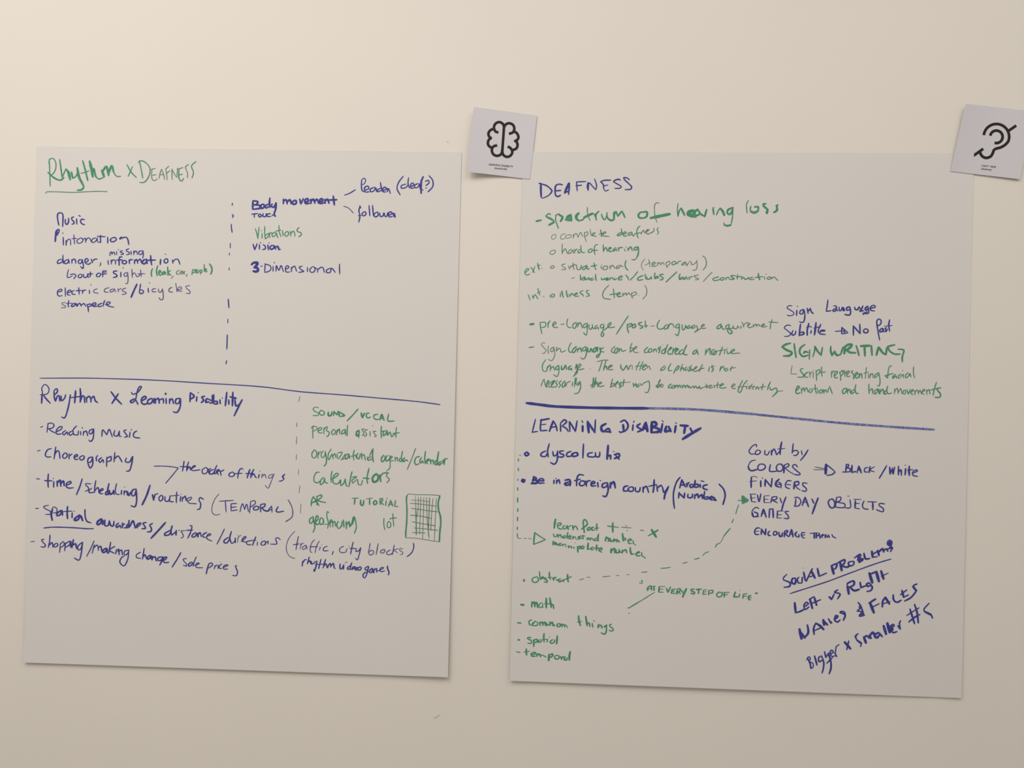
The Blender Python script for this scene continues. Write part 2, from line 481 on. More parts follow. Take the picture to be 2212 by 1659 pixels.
# ------------------------------------------------------------------ handwriting on the left sheet
WRITING_L = """
@ 80 320 480 500
= heading_line|green|20|green handwritten heading about rhythm and deafness
w16 145,130 152,300 157,455;140,185 150,135 195,125 225,180 218,260 185,310 160,320
w24 130,290 190,345 250,378 290,378 320,350;w20 270,135 285,240 300,350;w18 300,350 345,245;w32 345,250 375,290 395,375
w28 410,285 425,355;w18 425,360 460,340 485,290;w30 480,235 500,340 550,440;w24 550,430 555,470 530,495 480,503
w22 545,150 575,260 605,385;w14 520,300 570,290 620,270;w32 628,155 650,250 665,340;w26 660,300 675,245 690,300 705,345;w18 705,345 740,368 790,350
w32 775,265 800,340;w28 785,270 830,220 855,325;w26 855,300 890,210 915,290;w16 915,290 950,335 1000,335
w17 1073,195 1120,280 1185,350;w14 1140,218 1115,275 1088,335
w13 1208,172 1225,150;w15 1222,150 1245,260 1263,360;w14 1220,148 1270,155 1330,205 1350,270 1330,345 1280,405 1225,408
w13 1360,255 1415,240;1375,250 1368,310 1375,370 1405,388 1435,365;1375,322 1425,318
1455,365 1470,300 1487,250;1487,250 1510,310 1525,375;1465,318 1512,315
1540,260 1550,330 1553,380;1530,255 1575,215;1545,300 1588,268
1610,250 1612,375;1612,250 1635,300 1670,350;1670,350 1678,235
1685,250 1745,230;w17 1695,250 1692,330 1705,380 1730,390 1750,360;w13 1690,320 1740,310
1812,195 1778,215 1775,240 1798,300 1795,352
w15 1900,158 1855,195 1845,225 1868,290 1850,355
= underline|green|14
103,540 120,522 250,522 430,528 600,520 740,515 838,520
@ 100 440 480 680
= written_line|blue|21|blue handwritten word Music
158,270 145,210 140,150 155,118 195,118 210,150 208,220 205,288
240,195 238,235 255,262 278,235 280,180
345,165 318,178 325,205 345,225 345,250 320,258
380,190 383,258;408,148 428,158
480,200 445,195 430,220 445,250 482,265
= written_line|blue|15|blue handwritten word intonation
w26 150,322 125,350 118,400 112,475;w30 130,340 138,395;w20 125,335 160,325 155,365 130,385
212,420 215,520;206,368 210,375;w20 248,460 250,525;w15 250,500 265,460 290,445 305,470 305,520
345,390 350,450 355,505;318,440 385,435
430,430 390,455 385,480 405,498 445,485 460,455 440,430 425,432;455,445 480,438 492,430
492,430 495,490;495,470 515,435 540,430 555,455 575,490
625,430 585,440 570,470 590,488 625,465 640,430;640,430 645,478 680,485
w19 682,395 680,440 683,488;640,410 742,415
772,420 772,495;835,425 805,450 815,475 850,475 880,450 865,425 835,425
945,415 920,440 935,438 985,420 1015,430 1030,470 1035,515
= written_line|blue|17|small blue handwritten word missing
798,655 802,612;802,620 820,605 825,640;825,630 850,608 862,645
880,600 885,640;902,575 910,580;960,590 930,600 940,615 965,620 965,635 935,640
1040,565 1005,580 1015,600 1040,610 1040,635 1005,640
1065,595 1068,640;1100,590 1100,640;1100,615 1125,595 1140,610 1145,640
1210,595 1175,595 1160,620 1180,640 1210,620 1215,590;1215,590 1220,640 1212,685
= written_line|blue|19|blue handwritten words danger, information
200,700 160,705 138,735 150,752 195,735 210,700;208,645 210,700 215,750
275,700 240,715 225,740 245,755 275,735 280,700;280,700 290,750
320,700 322,750;322,720 345,695 365,710 370,750
440,705 415,705 400,730 420,755 445,735 450,700;450,700 465,770 460,815 430,790
490,735 520,725 525,700 500,690 485,715 495,750 535,760 560,740
565,695 580,745;580,725 605,700 640,695;w16 678,740 685,755 672,782
w17 775,710 780,765;815,705 818,760;818,730 840,705 865,715 870,760
w20 955,670 925,670 915,700 915,775;880,710 955,705
985,710 955,725 960,750 990,755 1010,730 985,710
1040,705 1045,755;1045,725 1060,700 1085,705
1110,705 1108,755;1110,725 1135,700 1150,750;1150,720 1180,695 1195,740
w24 1245,700 1215,715 1205,745 1235,755 1260,725;1258,695 1270,755
1312,650 1315,710 1325,770;1260,712 1375,708
1438,700 1432,765;w20 1500,690 1480,720 1495,745 1525,735 1525,700 1500,690;w13 1490,630 1505,640
w18 1585,705 1592,750;1590,735 1620,700 1655,700 1670,730 1680,762
= written_line|blue|19|blue handwritten words out of sight after a hooked arrow
w15 280,825 265,890 270,930 330,908;w18 300,890 350,885 372,905 345,945
425,885 400,905 410,930 440,925 450,895 425,885
470,885 468,915 490,930 515,910 520,880;520,880 528,930
553,855 555,895 545,925;515,885 585,880
660,870 632,890 635,915 665,915 685,885 660,870
760,845 715,845 708,880 710,920;700,885 760,880;w16 715,862 758,858
w20 890,845 850,850 845,870 880,890 885,915 840,928
938,860 935,920;w14 965,800 965,815
1020,865 985,875 975,900 1000,915 1020,890 1022,860;1022,860 1028,940 1020,1000 995,1000
1075,820 1080,930;1080,900 1100,870 1120,880 1135,915 1160,910 1185,880
1185,830 1190,880 1195,918;1150,880 1240,880
= written_line|green|18|green handwritten words leak, car, people in brackets
w22 1335,815 1320,865 1325,915;1400,780 1385,850 1395,905;1410,875 1440,855 1425,840 1412,870 1430,900 1455,885
1490,850 1455,870 1470,890 1495,860 1500,890;1525,795 1530,900;1560,840 1530,865 1565,900;w14 1600,905 1570,940
1675,835 1640,855 1640,885 1675,885;1710,840 1680,865 1695,885 1715,850 1720,885;1730,850 1735,890;1733,862 1745,850;w15 1772,885 1758,915
1840,825 1830,895;1835,840 1865,830 1865,860 1835,870;1870,850 1895,835 1880,825 1870,850 1890,875
1905,830 1890,850 1905,870 1920,840;1930,830 1940,885;1930,840 1955,830 1955,860 1935,865
1985,760 1985,850;1990,840 2015,830 2005,815 1992,835 2000,855 2025,850;w22 2052,755 2078,800 2080,850 2065,885
= written_line|blue|18|blue handwritten words electric cars / bicycles
150,1110 195,1095 190,1075 155,1085 138,1120 155,1160 200,1155;238,1055 240,1165
265,1120 310,1105 300,1085 270,1100 265,1140 300,1150;350,1090 325,1105 325,1135 365,1140
408,1055 410,1100 415,1140;370,1095 440,1090;455,1085 455,1130;455,1110 480,1085 500,1088
540,1085 543,1130;w14 555,1015 565,1025;640,1070 600,1085 600,1115 655,1125
790,1055 740,1070 730,1105 780,1115;840,1070 805,1085 805,1110 840,1100 855,1070 870,1110
900,1065 905,1110;905,1085 940,1065;1000,1060 960,1075 955,1095 995,1110 1000,1130 950,1142
w24 1140,1010 1100,1095 1065,1178;w18 1185,1010 1172,1120 1210,1125 1220,1095 1185,1080
1280,1060 1283,1115;w14 1292,992 1302,998;1375,1065 1335,1075 1335,1105 1380,1105
1410,1070 1415,1110 1445,1105 1460,1070;1460,1070 1470,1140 1465,1200 1435,1205 1415,1180
1580,1050 1545,1070 1545,1105 1590,1110;1628,1000 1640,1080 1645,1110
1650,1085 1700,1070 1690,1045 1655,1060 1660,1095 1710,1100;1805,1030 1755,1040 1770,1070 1805,1100 1800,1130 1755,1125
= written_line|blue|18|blue handwritten word stampede
w13 240,1240 195,1250 205,1270 240,1285 235,1305 185,1310;w19 283,1215 275,1260 280,1300;w15 245,1255 325,1250
w19 355,1250 320,1270 320,1295 355,1280 365,1250 380,1290;385,1255 395,1290;395,1275 420,1250 440,1290;440,1275 475,1255 495,1290
510,1265 525,1310 530,1360;515,1270 555,1260 570,1280 530,1295;580,1280 625,1265 610,1245 580,1260 590,1290 640,1290
700,1250 655,1270 660,1295 700,1285;735,1215 718,1260 715,1290;w17 740,1270 780,1265 805,1240 770,1235 755,1265 790,1290 850,1300
@ 470 360 970 620
= written_line|blue|17|blue handwritten words Body movement
w20 338,325 335,408;338,325 385,335 370,360 345,365;345,365 405,370 410,395 335,408
425,360 405,380 420,400 445,385 440,360 425,360;480,360 455,375 465,395 490,380;500,298 495,350 500,390
520,355 515,380 540,385 558,345;560,345 555,400 545,440
630,310 628,355;630,330 655,315 665,355;665,340 690,315 705,355
735,320 715,340 725,360 750,350 750,325 735,320;785,310 795,355;795,355 820,305
835,340 870,325 855,305 835,320 840,350 880,350;890,310 893,350;893,330 915,310 930,350;930,330 950,310 965,350
975,335 1005,325 995,305 975,320 980,350 1015,345;1025,310 1028,350;1028,330 1050,310 1065,350
1105,280 1110,320 1115,365;1065,318 1140,315
= written_line|blue|16|small blue handwritten word Touch
325,455 385,447;353,452 350,485;405,450 390,465 400,480 420,470 405,450;435,448 435,475 460,475 465,448
505,448 475,455 475,475 510,475;540,430 545,475;520,468 540,455 555,475
= connector_line|blue|14
1213,272 1260,255 1318,220
= connector_line|blue|11
1203,378 1250,395 1298,443
= written_line|blue|15|blue handwritten words leader (deaf?)
w12 1375,170 1400,165 1415,130 1400,110 1378,125;w15 1378,125 1374,170 1380,225 1400,240;1405,225 1445,210 1435,185 1405,200 1410,240 1450,240
1500,195 1460,215 1465,240 1495,230 1510,200 1520,240;1560,205 1530,220 1535,240 1565,225;1555,150 1565,200 1575,240
1580,230 1610,215 1600,195 1580,210 1585,240 1610,240;1620,205 1625,240;1625,225 1635,210 1650,255
w14 1775,90 1730,150 1715,210 1745,270;1800,166 1758,180 1757,205 1795,200 1824,172;1825,105 1820,160 1835,205
1845,190 1875,175 1865,155 1845,170 1850,205 1880,200;1920,160 1885,175 1885,200 1915,195 1930,165 1935,200
w20 1965,95 1945,150 1945,255;w12 1930,205 1965,225;w14 1985,140 2015,130 2020,155 1990,180;1988,203 1998,203;2020,85 2055,130 2055,190 2010,240
= written_line|blue|15|blue handwritten word follower
1365,375 1350,420 1360,470 1350,530;1355,375 1370,395;1345,470 1370,465;1400,430 1380,450 1390,470 1415,460 1415,435 1400,430
1447,370 1455,470;1480,370 1490,470;1520,435 1495,455 1505,480 1535,465 1530,435 1520,435
1550,440 1555,475 1580,470 1590,440 1600,475 1620,470 1625,440;1635,465 1665,450 1655,430 1635,445 1640,480 1670,475
1675,440 1685,480;1685,460 1690,445 1698,485
= written_line|green|12|thin green handwritten word Vibrations
360,590 375,640 385,690;385,690 390,630 397,575;425,635 425,685;412,608 420,612
450,570 450,640 455,690;455,660 480,640 490,660 455,690;490,630 500,680;495,650 510,630 525,640
555,620 520,645 530,670 555,650 560,630 575,680;585,560 590,620 605,670;560,615 605,605;620,610 625,660
650,625 640,650 660,665 680,640 670,620 650,625;695,615 700,665;700,640 720,615 735,630 738,665
780,580 760,600 765,620 795,630 800,650 775,670
= written_line|blue|16|blue handwritten word Vision
338,740 355,795;355,795 378,735;400,745 400,790;w13 405,725 415,730;w16 435,745 455,760 455,785 430,792
480,745 485,795;w12 488,726 496,730;w18 520,750 500,770 510,790 540,775 530,750;545,755 555,790;555,770 575,760 585,790 600,790
= written_line|blue|14|blue handwritten word 3-Dimensional with a bold numeral
w28 325,935 345,918 380,918 370,945 350,962;350,965 380,968 385,992 365,1003 340,998;w13 410,950 430,950
455,925 450,1010;452,930 500,945 510,975 490,1000 450,1010;530,950 530,1000;540,914 545,922
558,1000 562,945 585,990 607,945 630,1005;645,980 680,965 670,945 650,960 655,1005 690,1005
705,960 705,1005;705,975 735,950 755,1000;810,950 780,960 800,985 825,1000 775,1010;858,960 858,1005
900,960 880,985 895,1010 925,1000 930,965 905,955;930,968 955,980 955,1010;955,985 990,960 1010,970 1020,1010
1080,970 1045,985 1040,1010 1075,1010 1090,970 1125,1010;1165,930 1165,980 1168,1025
@ 0 0 2212 1659
= divider_line|blue|3|long thin blue dividing line
86,817 200,817 330,821 440,827.5 560,835 649,846 740,853 820,860 898,867 951,874
= dash|blue|3|short blue dash of the broken upright line
w3.2 502,438.5 501.5,443.5;501,463 504,466 502,470;499.5,484 500,493 501.5,502;w2.5 497.5,525 497.5,536;495.5,546 495.5,551;495,578 495,584;w3.5 493,646 494.5,665;w2.5 492,689 492,698;w3.2 491,723 490.5,738 490,754;489.5,779 488,786
= dash|grey_ink|2|thin grey dash of the lower broken line
648,856 645,868;641.5,913 641,922;641,943 640,960;640.5,981 640,993;645,1014 644.5,1026;647.5,1049 646,1065;650,1088 649,1109
@ 70 820 550 1020
= heading_line|blue|17|blue handwritten heading about rhythm and learning disability
w13 88,235 100,130 92,90 120,48 155,70 165,110 140,145 75,150;w20 95,150 92,235;w18 105,150 140,195 178,235
w17 215,110 240,90 250,115 225,150;215,110 218,180 228,215;230,215 245,170 265,160 272,215;285,160 290,210 320,185 330,150
378,150 360,260 325,375 290,372;w20 430,110 425,175 420,230;475,88 480,160 475,225;w15 375,180 500,165
w18 480,210 495,165 515,170 520,230;535,175 540,225;540,190 560,165 580,185 582,225;585,190 610,165 625,210 650,228
w19 782,120 830,185 888,245;855,140 825,185 790,238
w15 985,125 1000,145 1050,125 1085,70 1060,75 1040,130 1030,190;w18 1030,190 1005,195 975,215 990,230 1030,200;1030,205 1050,245
1080,215 1130,185 1120,165 1090,185 1085,225 1110,245 1150,235;1190,185 1150,205 1150,240 1185,230 1205,190 1210,235
1220,185 1225,235;1225,205 1255,185 1262,235;1262,205 1300,190 1305,235;1330,185 1332,240;1318,140 1330,135 1325,150
1365,190 1365,240;1365,215 1390,190 1405,240 ;1470,185 1430,195 1425,235 1455,235 1470,195;1475,190 1470,270 1440,325 1400,320
w20 1572,130 1568,220;1575,130 1610,165 1575,195;1638,170 1632,215;w12 1645,130 1655,128;w20 1715,165 1685,175 1705,205 1680,228
1755,195 1735,190 1725,225 1760,220;1755,195 1785,210 ;1790,155 1795,230;1765,235 1800,225;1805,150 1800,235
1800,220 1835,215 1840,240 1805,240;1865,200 1870,240;w12 1885,183 1895,181;w20 1935,125 1920,258;1955,200 1955,245;1995,125 1990,260
1965,170 2030,185;2015,190 2025,260 2060,245 2085,205;2088,200 2045,285 2008,360
= list_line|blue|15|blue handwritten list entry Reading music
w13 78,475 105,465;w15 155,440 145,525;150,440 185,432 215,450 200,480 150,490;160,490 195,515 225,530
235,520 285,495 295,470 270,470 240,500 240,540 290,540;330,505 300,530 315,550 345,520 350,550;395,510 365,530 375,555 405,535
440,460 405,500 410,550;410,545 450,550 458,510;480,515 480,550;495,475 498,485;508,515 505,555;508,530 535,510 550,560
610,490 570,505 565,535 590,535 610,495;610,490 605,580 580,615 560,600;690,565 700,500 740,550;740,550 765,495 795,570
820,505 810,550 845,560 865,510;865,510 865,560 885,565;935,500 910,510 930,540 945,565 915,572;972,520 965,575;982,495 988,500
1040,510 1010,530 1010,570 1070,582
= list_line|blue|16|blue handwritten list entry Choreography
w13 48,712 78,702;w16 190,685 150,700 128,745 145,770 185,768;232,670 215,790;220,750 245,710 265,720 275,785
320,730 300,760 315,785 345,765 340,735 320,730;365,735 365,790;368,760 395,740;415,775 450,760 440,745 415,765 425,795 455,790
500,755 470,775 480,800 510,790 515,765 500,755;600,770 560,780 550,820 580,820 600,775;600,770 600,840 575,880 550,830
650,755 635,775 638,810;690,775 660,800 675,825 700,795 708,825;740,770 738,865;740,785 780,765 780,805 745,815
820,725 812,820;815,790 850,760 870,780 892,820;935,780 925,815 965,820 995,765;1000,765 985,850 965,905 935,910
@ 320 970 660 1130
= arrow|blue|18|blue bracket arrow in front of the order of things
80,240 220,240 340,250 425,265;425,265 340,370 245,480
= written_line|blue|22|blue handwritten words the order of things
505,170 495,240 483,310;445,245 580,250;570,180 550,240 540,310;w24 545,290 575,250 590,260 595,295;w20 600,280 665,240 640,235 610,270 620,300 670,300 730,290
800,260 760,295 765,340 805,345 835,310 825,265 800,260;850,275 848,340;850,300 880,270;w22 920,285 870,310 865,350 910,345 930,310
965,228 940,290 925,350;935,350 975,320 1000,295 975,290 960,320 985,360;1010,300 1025,370;1015,320 1065,293
w20 1185,320 1140,345 1140,380 1185,385 1215,355 1185,320;1335,285 1310,270 1280,300 1265,350 1258,410;1215,345 1320,340
w24 1430,285 1410,340 1390,405;w18 1365,345 1480,340;w22 1485,285 1450,350 1440,405;1445,385 1480,345 1500,380 1520,405;1560,355 1550,405;w14 1570,308 1580,310
1605,345 1595,405;1600,385 1640,355 1655,410;1770,350 1700,370 1695,410 1730,400 1770,355;1770,350 1720,480 1685,550 1645,510
w26 1920,355 1890,385 1910,420;w20 1910,420 1880,445 1840,452
= list_line|blue|20|blue handwritten list entry time / scheduling / routines (TEMPORAL)
w14 995,632 940,700 900,800 900,890 950,928 1010,912
w20 1000,733 1200,722;1085,735 1095,885;1160,770 1245,765;1165,770 1165,865;1165,820 1240,812;1165,868 1255,855
w17 1290,885 1310,800 1330,770 1355,850;1355,850 1385,775 1410,880;1440,735 1425,900;1445,735 1495,725 1505,765 1440,815
w22 1520,800 1480,825 1490,855 1540,850 1555,815 1520,800;1580,775 1580,885;1580,780 1640,770 1635,805 1590,830;w24 1600,830 1640,865 1700,870;w17 1670,880 1735,800;1735,800 1740,890;1690,855 1745,850
w22 1828,808 1805,845 1800,872 1830,886 1905,872;w16 1965,712 2010,790 2032,880 2015,960 1930,1022
@ 60 1010 460 1260
= list_line|blue|18|blue handwritten list entry time / scheduling / routines (TEMPORAL)
w16 102,132 142,136;w20 245,75 240,150 243,235;200,155 290,158;310,165 308,235;w14 300,128 310,132;w24 350,160 352,225;350,190 385,150 395,225;395,190 425,160 435,220
w20 455,215 515,185 505,165 465,185 460,225 490,245 545,240;650,135 620,230 580,325
w16 755,195 700,190 690,205 720,235 725,265 685,285;w18 765,245 735,270 735,300 790,295;812,155 800,230 795,300;800,280 830,240 845,250 850,305
860,285 900,265 890,250 865,270 865,310 900,310;w22 965,270 930,300 935,325 975,300;970,190 955,260 965,325;975,270 985,320 1015,300 1025,270;1025,270 1030,320
w16 1060,190 1045,270 1055,315 1095,320;w20 1120,270 1115,320;w12 1150,230 1160,232;w20 1150,275 1150,325;1150,300 1180,280 1190,330;1195,290 1205,335 1230,290
1295,255 1250,270 1240,330 1275,330 1295,265;1295,260 1300,390 1280,465 1230,455;w24 1460,210 1420,330 1365,445
w28 1490,325 1505,390;w19 1510,370 1520,325 1555,310;1590,330 1565,365 1580,400 1610,380 1610,340 1590,330;1640,345 1640,395 1680,400 1700,345
1700,345 1695,400 1740,410;1780,290 1775,360 1775,420;w14 1690,340 1810,330;w18 1825,345 1820,405;w12 1828,318 1835,320;w18 1845,350 1845,405;1850,375 1880,340 1890,395
w15 1950,350 1900,375 1910,400 1955,370 1950,350;1905,395 1930,425 2015,432;1960,360 ;w18 2100,380 2060,358 2045,390 2065,430 2055,490 2020,502
= list_line|blue|22|blue handwritten list entry spatial awareness / distance / directions
w17 92,488 130,488;w16 250,450 190,465 215,495 265,520 270,555 210,560;w26 295,500 280,560 292,630;w15 285,500 310,470 345,490 345,530 300,545
w24 400,510 350,545 350,575 390,560 410,515 415,570;475,465 470,540 475,610;w17 430,525 530,520;w22 530,540 528,600;w13 545,522 560,525
w26 620,565 565,605 560,630 600,620 630,575 655,635;w20 682,500 685,580 705,640 755,660
w26 880,610 835,645 830,680 865,670 890,625 895,680;w22 920,625 920,690 960,690 975,635;975,635 990,690 1020,695 1030,640;1085,660 1055,690 1065,715 1100,690 1110,720
1130,660 1130,720;1130,690 1155,670;1150,720 1190,715 1215,690 1190,680 1175,710;1210,630 1200,720;1215,710 1255,635 1275,690 1290,720;w20 1275,720 1330,690 1350,665 1325,665 1300,690 1310,720
1415,655 1375,665 1390,690 1405,725 1360,730;1490,665 1455,690 1475,720 1470,760 1425,770;w24 1645,655 1560,750 1470,845
w22 1700,750 1640,785 1640,810 1690,800 1715,750;1725,695 1710,760 1720,810;1730,800 1765,770 1775,750;1775,750 1770,810;w14 1800,748 1815,752
1880,755 1830,758 1850,790 1855,830 1825,842;w18 1935,695 1960,700 1945,770 1910,845;1890,750 1970,745
@ 340 1100 660 1260
= list_line|blue|22|blue handwritten list entry spatial awareness / distance / directions
w24 570,345 520,385 520,415 565,405 590,355 600,415;605,360 608,415;608,385 635,345 655,410;735,345 685,375 680,410 720,420;w20 735,405 795,380 780,365 750,380 735,430 765,455 815,475
w19 1000,295 950,400 887,522;w24 1060,420 1000,460 995,495 1040,500 1085,430;1105,330 1080,430 1105,510;w22 1115,510 1155,480 1165,430 ;1160,430 1165,500;w12 1185,380 1195,382
1205,410 1195,495;1195,450 1225,395 1250,395;w19 1250,480 1300,440 1325,410 1290,415 1265,455 1275,480 1320,490;1420,465 1340,480 1330,510 1360,530 1400,525;w22 1470,410 1440,480 1420,540
w16 1390,465 1480,465;w22 1495,490 1490,540;w12 1550,440 1560,440;w20 1600,470 1555,495 1550,530 1590,535 1615,500 1600,470;1620,480 1610,535;1630,500 1650,475 1655,520
1835,455 1800,425 1765,440 1780,490 1775,520 1690,520
@ 60 1010 460 1260
= underline|blue|19
188,722 300,712 450,714 600,722 700,730 785,730
= list_line|blue|18|blue handwritten list entry shopping / making change / sale prices
w14 35,888 82,880;w18 195,855 165,865 180,890 210,925 195,950 155,945;265,805 260,880 245,955;255,930 290,895 300,955
335,905 310,930 325,950 355,935 355,910 335,905;w16 390,905 380,1015;385,920 420,885 435,920 390,960;w18 450,900 440,995;450,910 500,880 500,920 455,950
w22 545,860 525,960;515,880 510,950;525,935 570,910 580,965;w18 655,890 605,930 595,975 630,975 655,900;655,895 635,1040 610,1105 555,1080
w15 792,875 750,970 703,1060;w16 795,920 768,1025;785,960 830,925 845,990;w20 840,960 870,940 885,1005;w22 935,960 895,990 900,1015 930,1000 945,965 950,1020;w18 990,890 965,1025;1040,940 975,985 1035,1025
1060,975 1050,1030;1075,1000 1085,970 1090,1040;1090,1000 1120,985 1130,1045;1205,985 1155,1000 1155,1045 1190,1030 1210,985;1205,990 1195,1090 1150,1175 1100,1130 1120,1075 1150,1060
w17 1345,1010 1300,1040 1300,1075 1350,1085;w20 1390,965 1370,1095;1375,1070 1400,1040 1415,1085;w22 1460,1045 1430,1070 1430,1095 1460,1080 1470,1050 1480,1100;1490,1060 1485,1105;1490,1080 1520,1065 1535,1115
w20 1610,1065 1560,1075 1555,1110 1590,1105 1615,1070;1620,1070 1600,1120 1575,1165;1590,1120 1640,1100 1660,1070 1630,1075 1615,1115 1640,1135 1685,1132;w18 1828,1015 1780,1100 1722,1190
@ 340 1100 660 1260
= list_line|blue|22|blue handwritten list entry shopping / making change / sale prices
w18 435,735 385,745 400,780 435,820 430,850 385,835;w24 510,785 465,820 470,850 505,835 525,795;w20 580,710 550,780 530,850;w18 545,840 600,825 625,805 590,805 570,840 590,870 680,872
w24 770,810 745,890 728,965;w20 765,820 800,800 825,830 765,880;860,840 848,890;855,860 890,830;910,830 905,885;w12 935,785 945,787;w18 965,815 930,840 925,880 960,885;975,870 1040,845 1050,830 1005,835 980,870 1000,895 1050,890
w22 1190,845 1165,845 1175,880 1195,930 1180,990 1120,988
@ 600 1130 920 1260
= written_line|blue|14|blue handwritten bracketed words traffic, city blocks
255,120 170,220 128,340 140,440 190,505 255,527;w18 308,195 290,290 270,400;w20 230,322 320,310;w15 345,300 335,390;338,340 370,300 390,300;w16 420,325 370,360 375,395 415,375 425,335 440,390
550,248 510,290 485,370 490,430 515,435;620,268 580,340 555,445;w18 475,352 600,352;w17 635,355 620,405;w12 655,322 665,327;w18 740,345 690,365 680,405 710,415 755,408;w22 830,420 812,468
w17 985,345 935,370 920,410 950,440 1010,435;1035,380 1015,435;w13 1055,338 1065,342;w19 1125,282 1105,370 1088,462;1075,375 1160,378;w18 1175,375 1165,420 1205,415 1240,365;1240,365 1215,470 1190,545 1160,525
w16 1380,300 1365,380 1355,440 1380,475 1420,460 1430,420 1395,405 1365,430;w17 1500,305 1468,470;1590,390 1540,410 1535,440 1575,445 1600,410 1590,390;1680,400 1630,430 1630,465 1670,470 1710,450;w18 1740,325 1725,400 1710,470;w15 1800,380 1735,405 1790,440
1865,385 1830,375 1820,405 1860,430 1860,465 1825,470;w20 2025,298 2030,360 2000,440 1930,502
= written_line|blue|23|blue handwritten words rhythm video games
370,570 365,645;368,600 400,550 430,545;470,505 455,560 440,610;450,590 480,560 490,605;505,570 500,610 535,600 565,570;w25 585,565 570,650 545,720 540,690;w23 645,540 630,600 610,680
w18 560,620 700,610;w23 715,540 695,600 675,670;690,640 720,605 735,665;755,620 745,670;750,640 785,600 790,655;795,640 830,600 840,660 858,680
930,605 930,680 960,675 985,620;985,620 980,690;w14 1005,590 1035,582;w23 1085,635 1045,660 1045,690 1080,680;1105,590 1085,650 1085,695;1100,690 1150,670 1150,650 1115,660 1110,695;1200,660 1160,675 1160,700 1190,690
1230,650 1190,680 1200,700 1235,695 1245,665 1230,650;w20 1350,640 1305,670 1310,700 1345,690 1360,650;1355,645 1335,740 1300,815 1270,790 1290,745 1350,725;w22 1410,670 1370,710 1375,740 1410,720 1415,680 1420,740;1440,680 1435,745;1440,705 1475,675 1475,735
w19 1480,720 1550,690 1580,665 1545,665 1520,700 1545,725 1600,712;w26 1640,640 1640,680 1660,730 1655,770;w15 1655,765 1638,772
@ 640 850 1000 1060
= written_line|green|24|green handwritten capitals SOUND / VOCAL
w16 295,190 255,180 222,205 250,240 295,260 285,290 218,292;w20 330,220 305,255 325,285 365,280 370,245 330,220;w27 425,245 425,290 460,290 475,245;w24 500,235 495,290;500,240 545,285;545,285 555,235;570,240 570,300;570,245 640,290 580,305
w20 820,205 750,285 672,365;w28 862,260 875,320;878,320 905,262;w20 970,260 935,265 930,305 955,325 985,310;1085,275 1035,285 1030,325 1065,345 1095,340;w26 1110,350 1125,285;1135,275 1165,355;1115,330 1160,325;w20 1225,270 1215,360 1300,365
= written_line|green|17|green handwritten words personal assistant
225,430 218,510 222,595;w14 200,465 215,435 265,440 275,470 230,500;w17 290,500 340,470 325,450 295,465 290,510 320,525 345,515;370,450 365,540;365,480 395,445 415,440
415,450 400,490 440,520 415,570 400,565;w18 490,475 470,510 480,545 515,530 515,490 490,475;540,480 535,550;540,515 570,470 580,540;600,540 610,495 650,475;600,540 640,520 650,480 655,555;682,420 675,490 675,562
w26 830,490 800,510 800,560 825,545;w22 835,490 828,585;w15 905,470 870,475 890,510 895,545 870,555;945,480 905,490 930,530 925,560 900,565;980,500 980,568;1010,430 1020,430;1060,500 1020,505 1045,540 1060,560 1035,572
w18 1130,432 1125,510 1130,585;1120,505 1160,495 ;1185,490 1155,515 1155,560 1190,530 1200,490;1205,490 1210,555 1240,510 1265,575;1265,575 1310,530;1330,448 1322,520 1322,585;1280,530 1370,520
= written_line|green|18|green handwritten words organizational agenda/calendar
240,745 210,790 210,840 245,855 270,820 265,770 240,745;w16 290,770 288,865;290,820 310,780 330,770;360,760 330,800 340,850 375,830 385,770;w20 385,770 400,870 395,930 368,965
w17 465,735 430,790 420,850 430,880 455,840 475,800;475,800 490,870;490,830 510,795 525,850 ;540,800 545,860;w15 550,790 610,780 560,870;590,880 650,860;600,880 650,800
w20 680,800 650,830 655,870 690,845 695,800 710,860;w17 770,750 755,820 765,885;w14 720,835 790,820;w18 785,810 800,860;820,790 800,830 830,870 850,800 ;865,790 870,870;870,830 900,810 915,880;945,840 950,885
990,840 945,860 955,885 1000,870;w22 1018,735 1010,820 1022,905;w14 970,830 1010,740
w20 1160,815 1130,860 1135,905 1170,880 1180,830;1215,820 1190,850 1195,900 1230,870;w16 1240,820 1245,920 1240,990 1195,1030;w18 1225,890 1270,850 1265,830 1240,860 1245,895 1290,890;1310,840 1315,900;1315,870 1340,850 1345,900;w20 1410,765 1395,850 1400,905;1380,855 1365,890 1390,905;w22 1440,850 1415,880 1425,905 1455,880 1480,895
w15 1585,725 1530,870 1472,1008;w20 1640,835 1590,850 1570,910 1590,945 1630,930;1665,850 1640,885 1650,925 1675,890 1685,925;1715,765 1705,850 1710,930;1725,910 1765,880 1745,870 1725,910 1745,935;1780,870 1785,935;1785,900 1815,885 1820,940;w22 1890,770 1875,860 1870,945;1870,880 1840,910 1850,945 1880,920
1920,900 1890,920 1895,950 1930,920;1940,890 1950,925 ;w18 1945,900 1970,870 2010,862;1975,860 1960,945
= written_line|green|19|green handwritten word Calculators
310,1045 265,1050 235,1110 240,1170 285,1185 320,1155;360,1115 325,1150 320,1210 360,1180 375,1120;375,1120 385,1180 420,1190;475,1030 460,1110 465,1180;460,1140 520,1110 560,1070 530,1060 490,1110 490,1180 520,1200 560,1190 585,1145
590,1145 590,1220 630,1190 650,1130;650,1130 660,1210 685,1235;740,1035 720,1120 700,1235;740,1110 800,1105 740,1150 750,1190;w16 750,1190 810,1140 820,1200 860,1210 880,1150;w20 965,990 940,1110 945,1195;w22 885,1120 970,1130
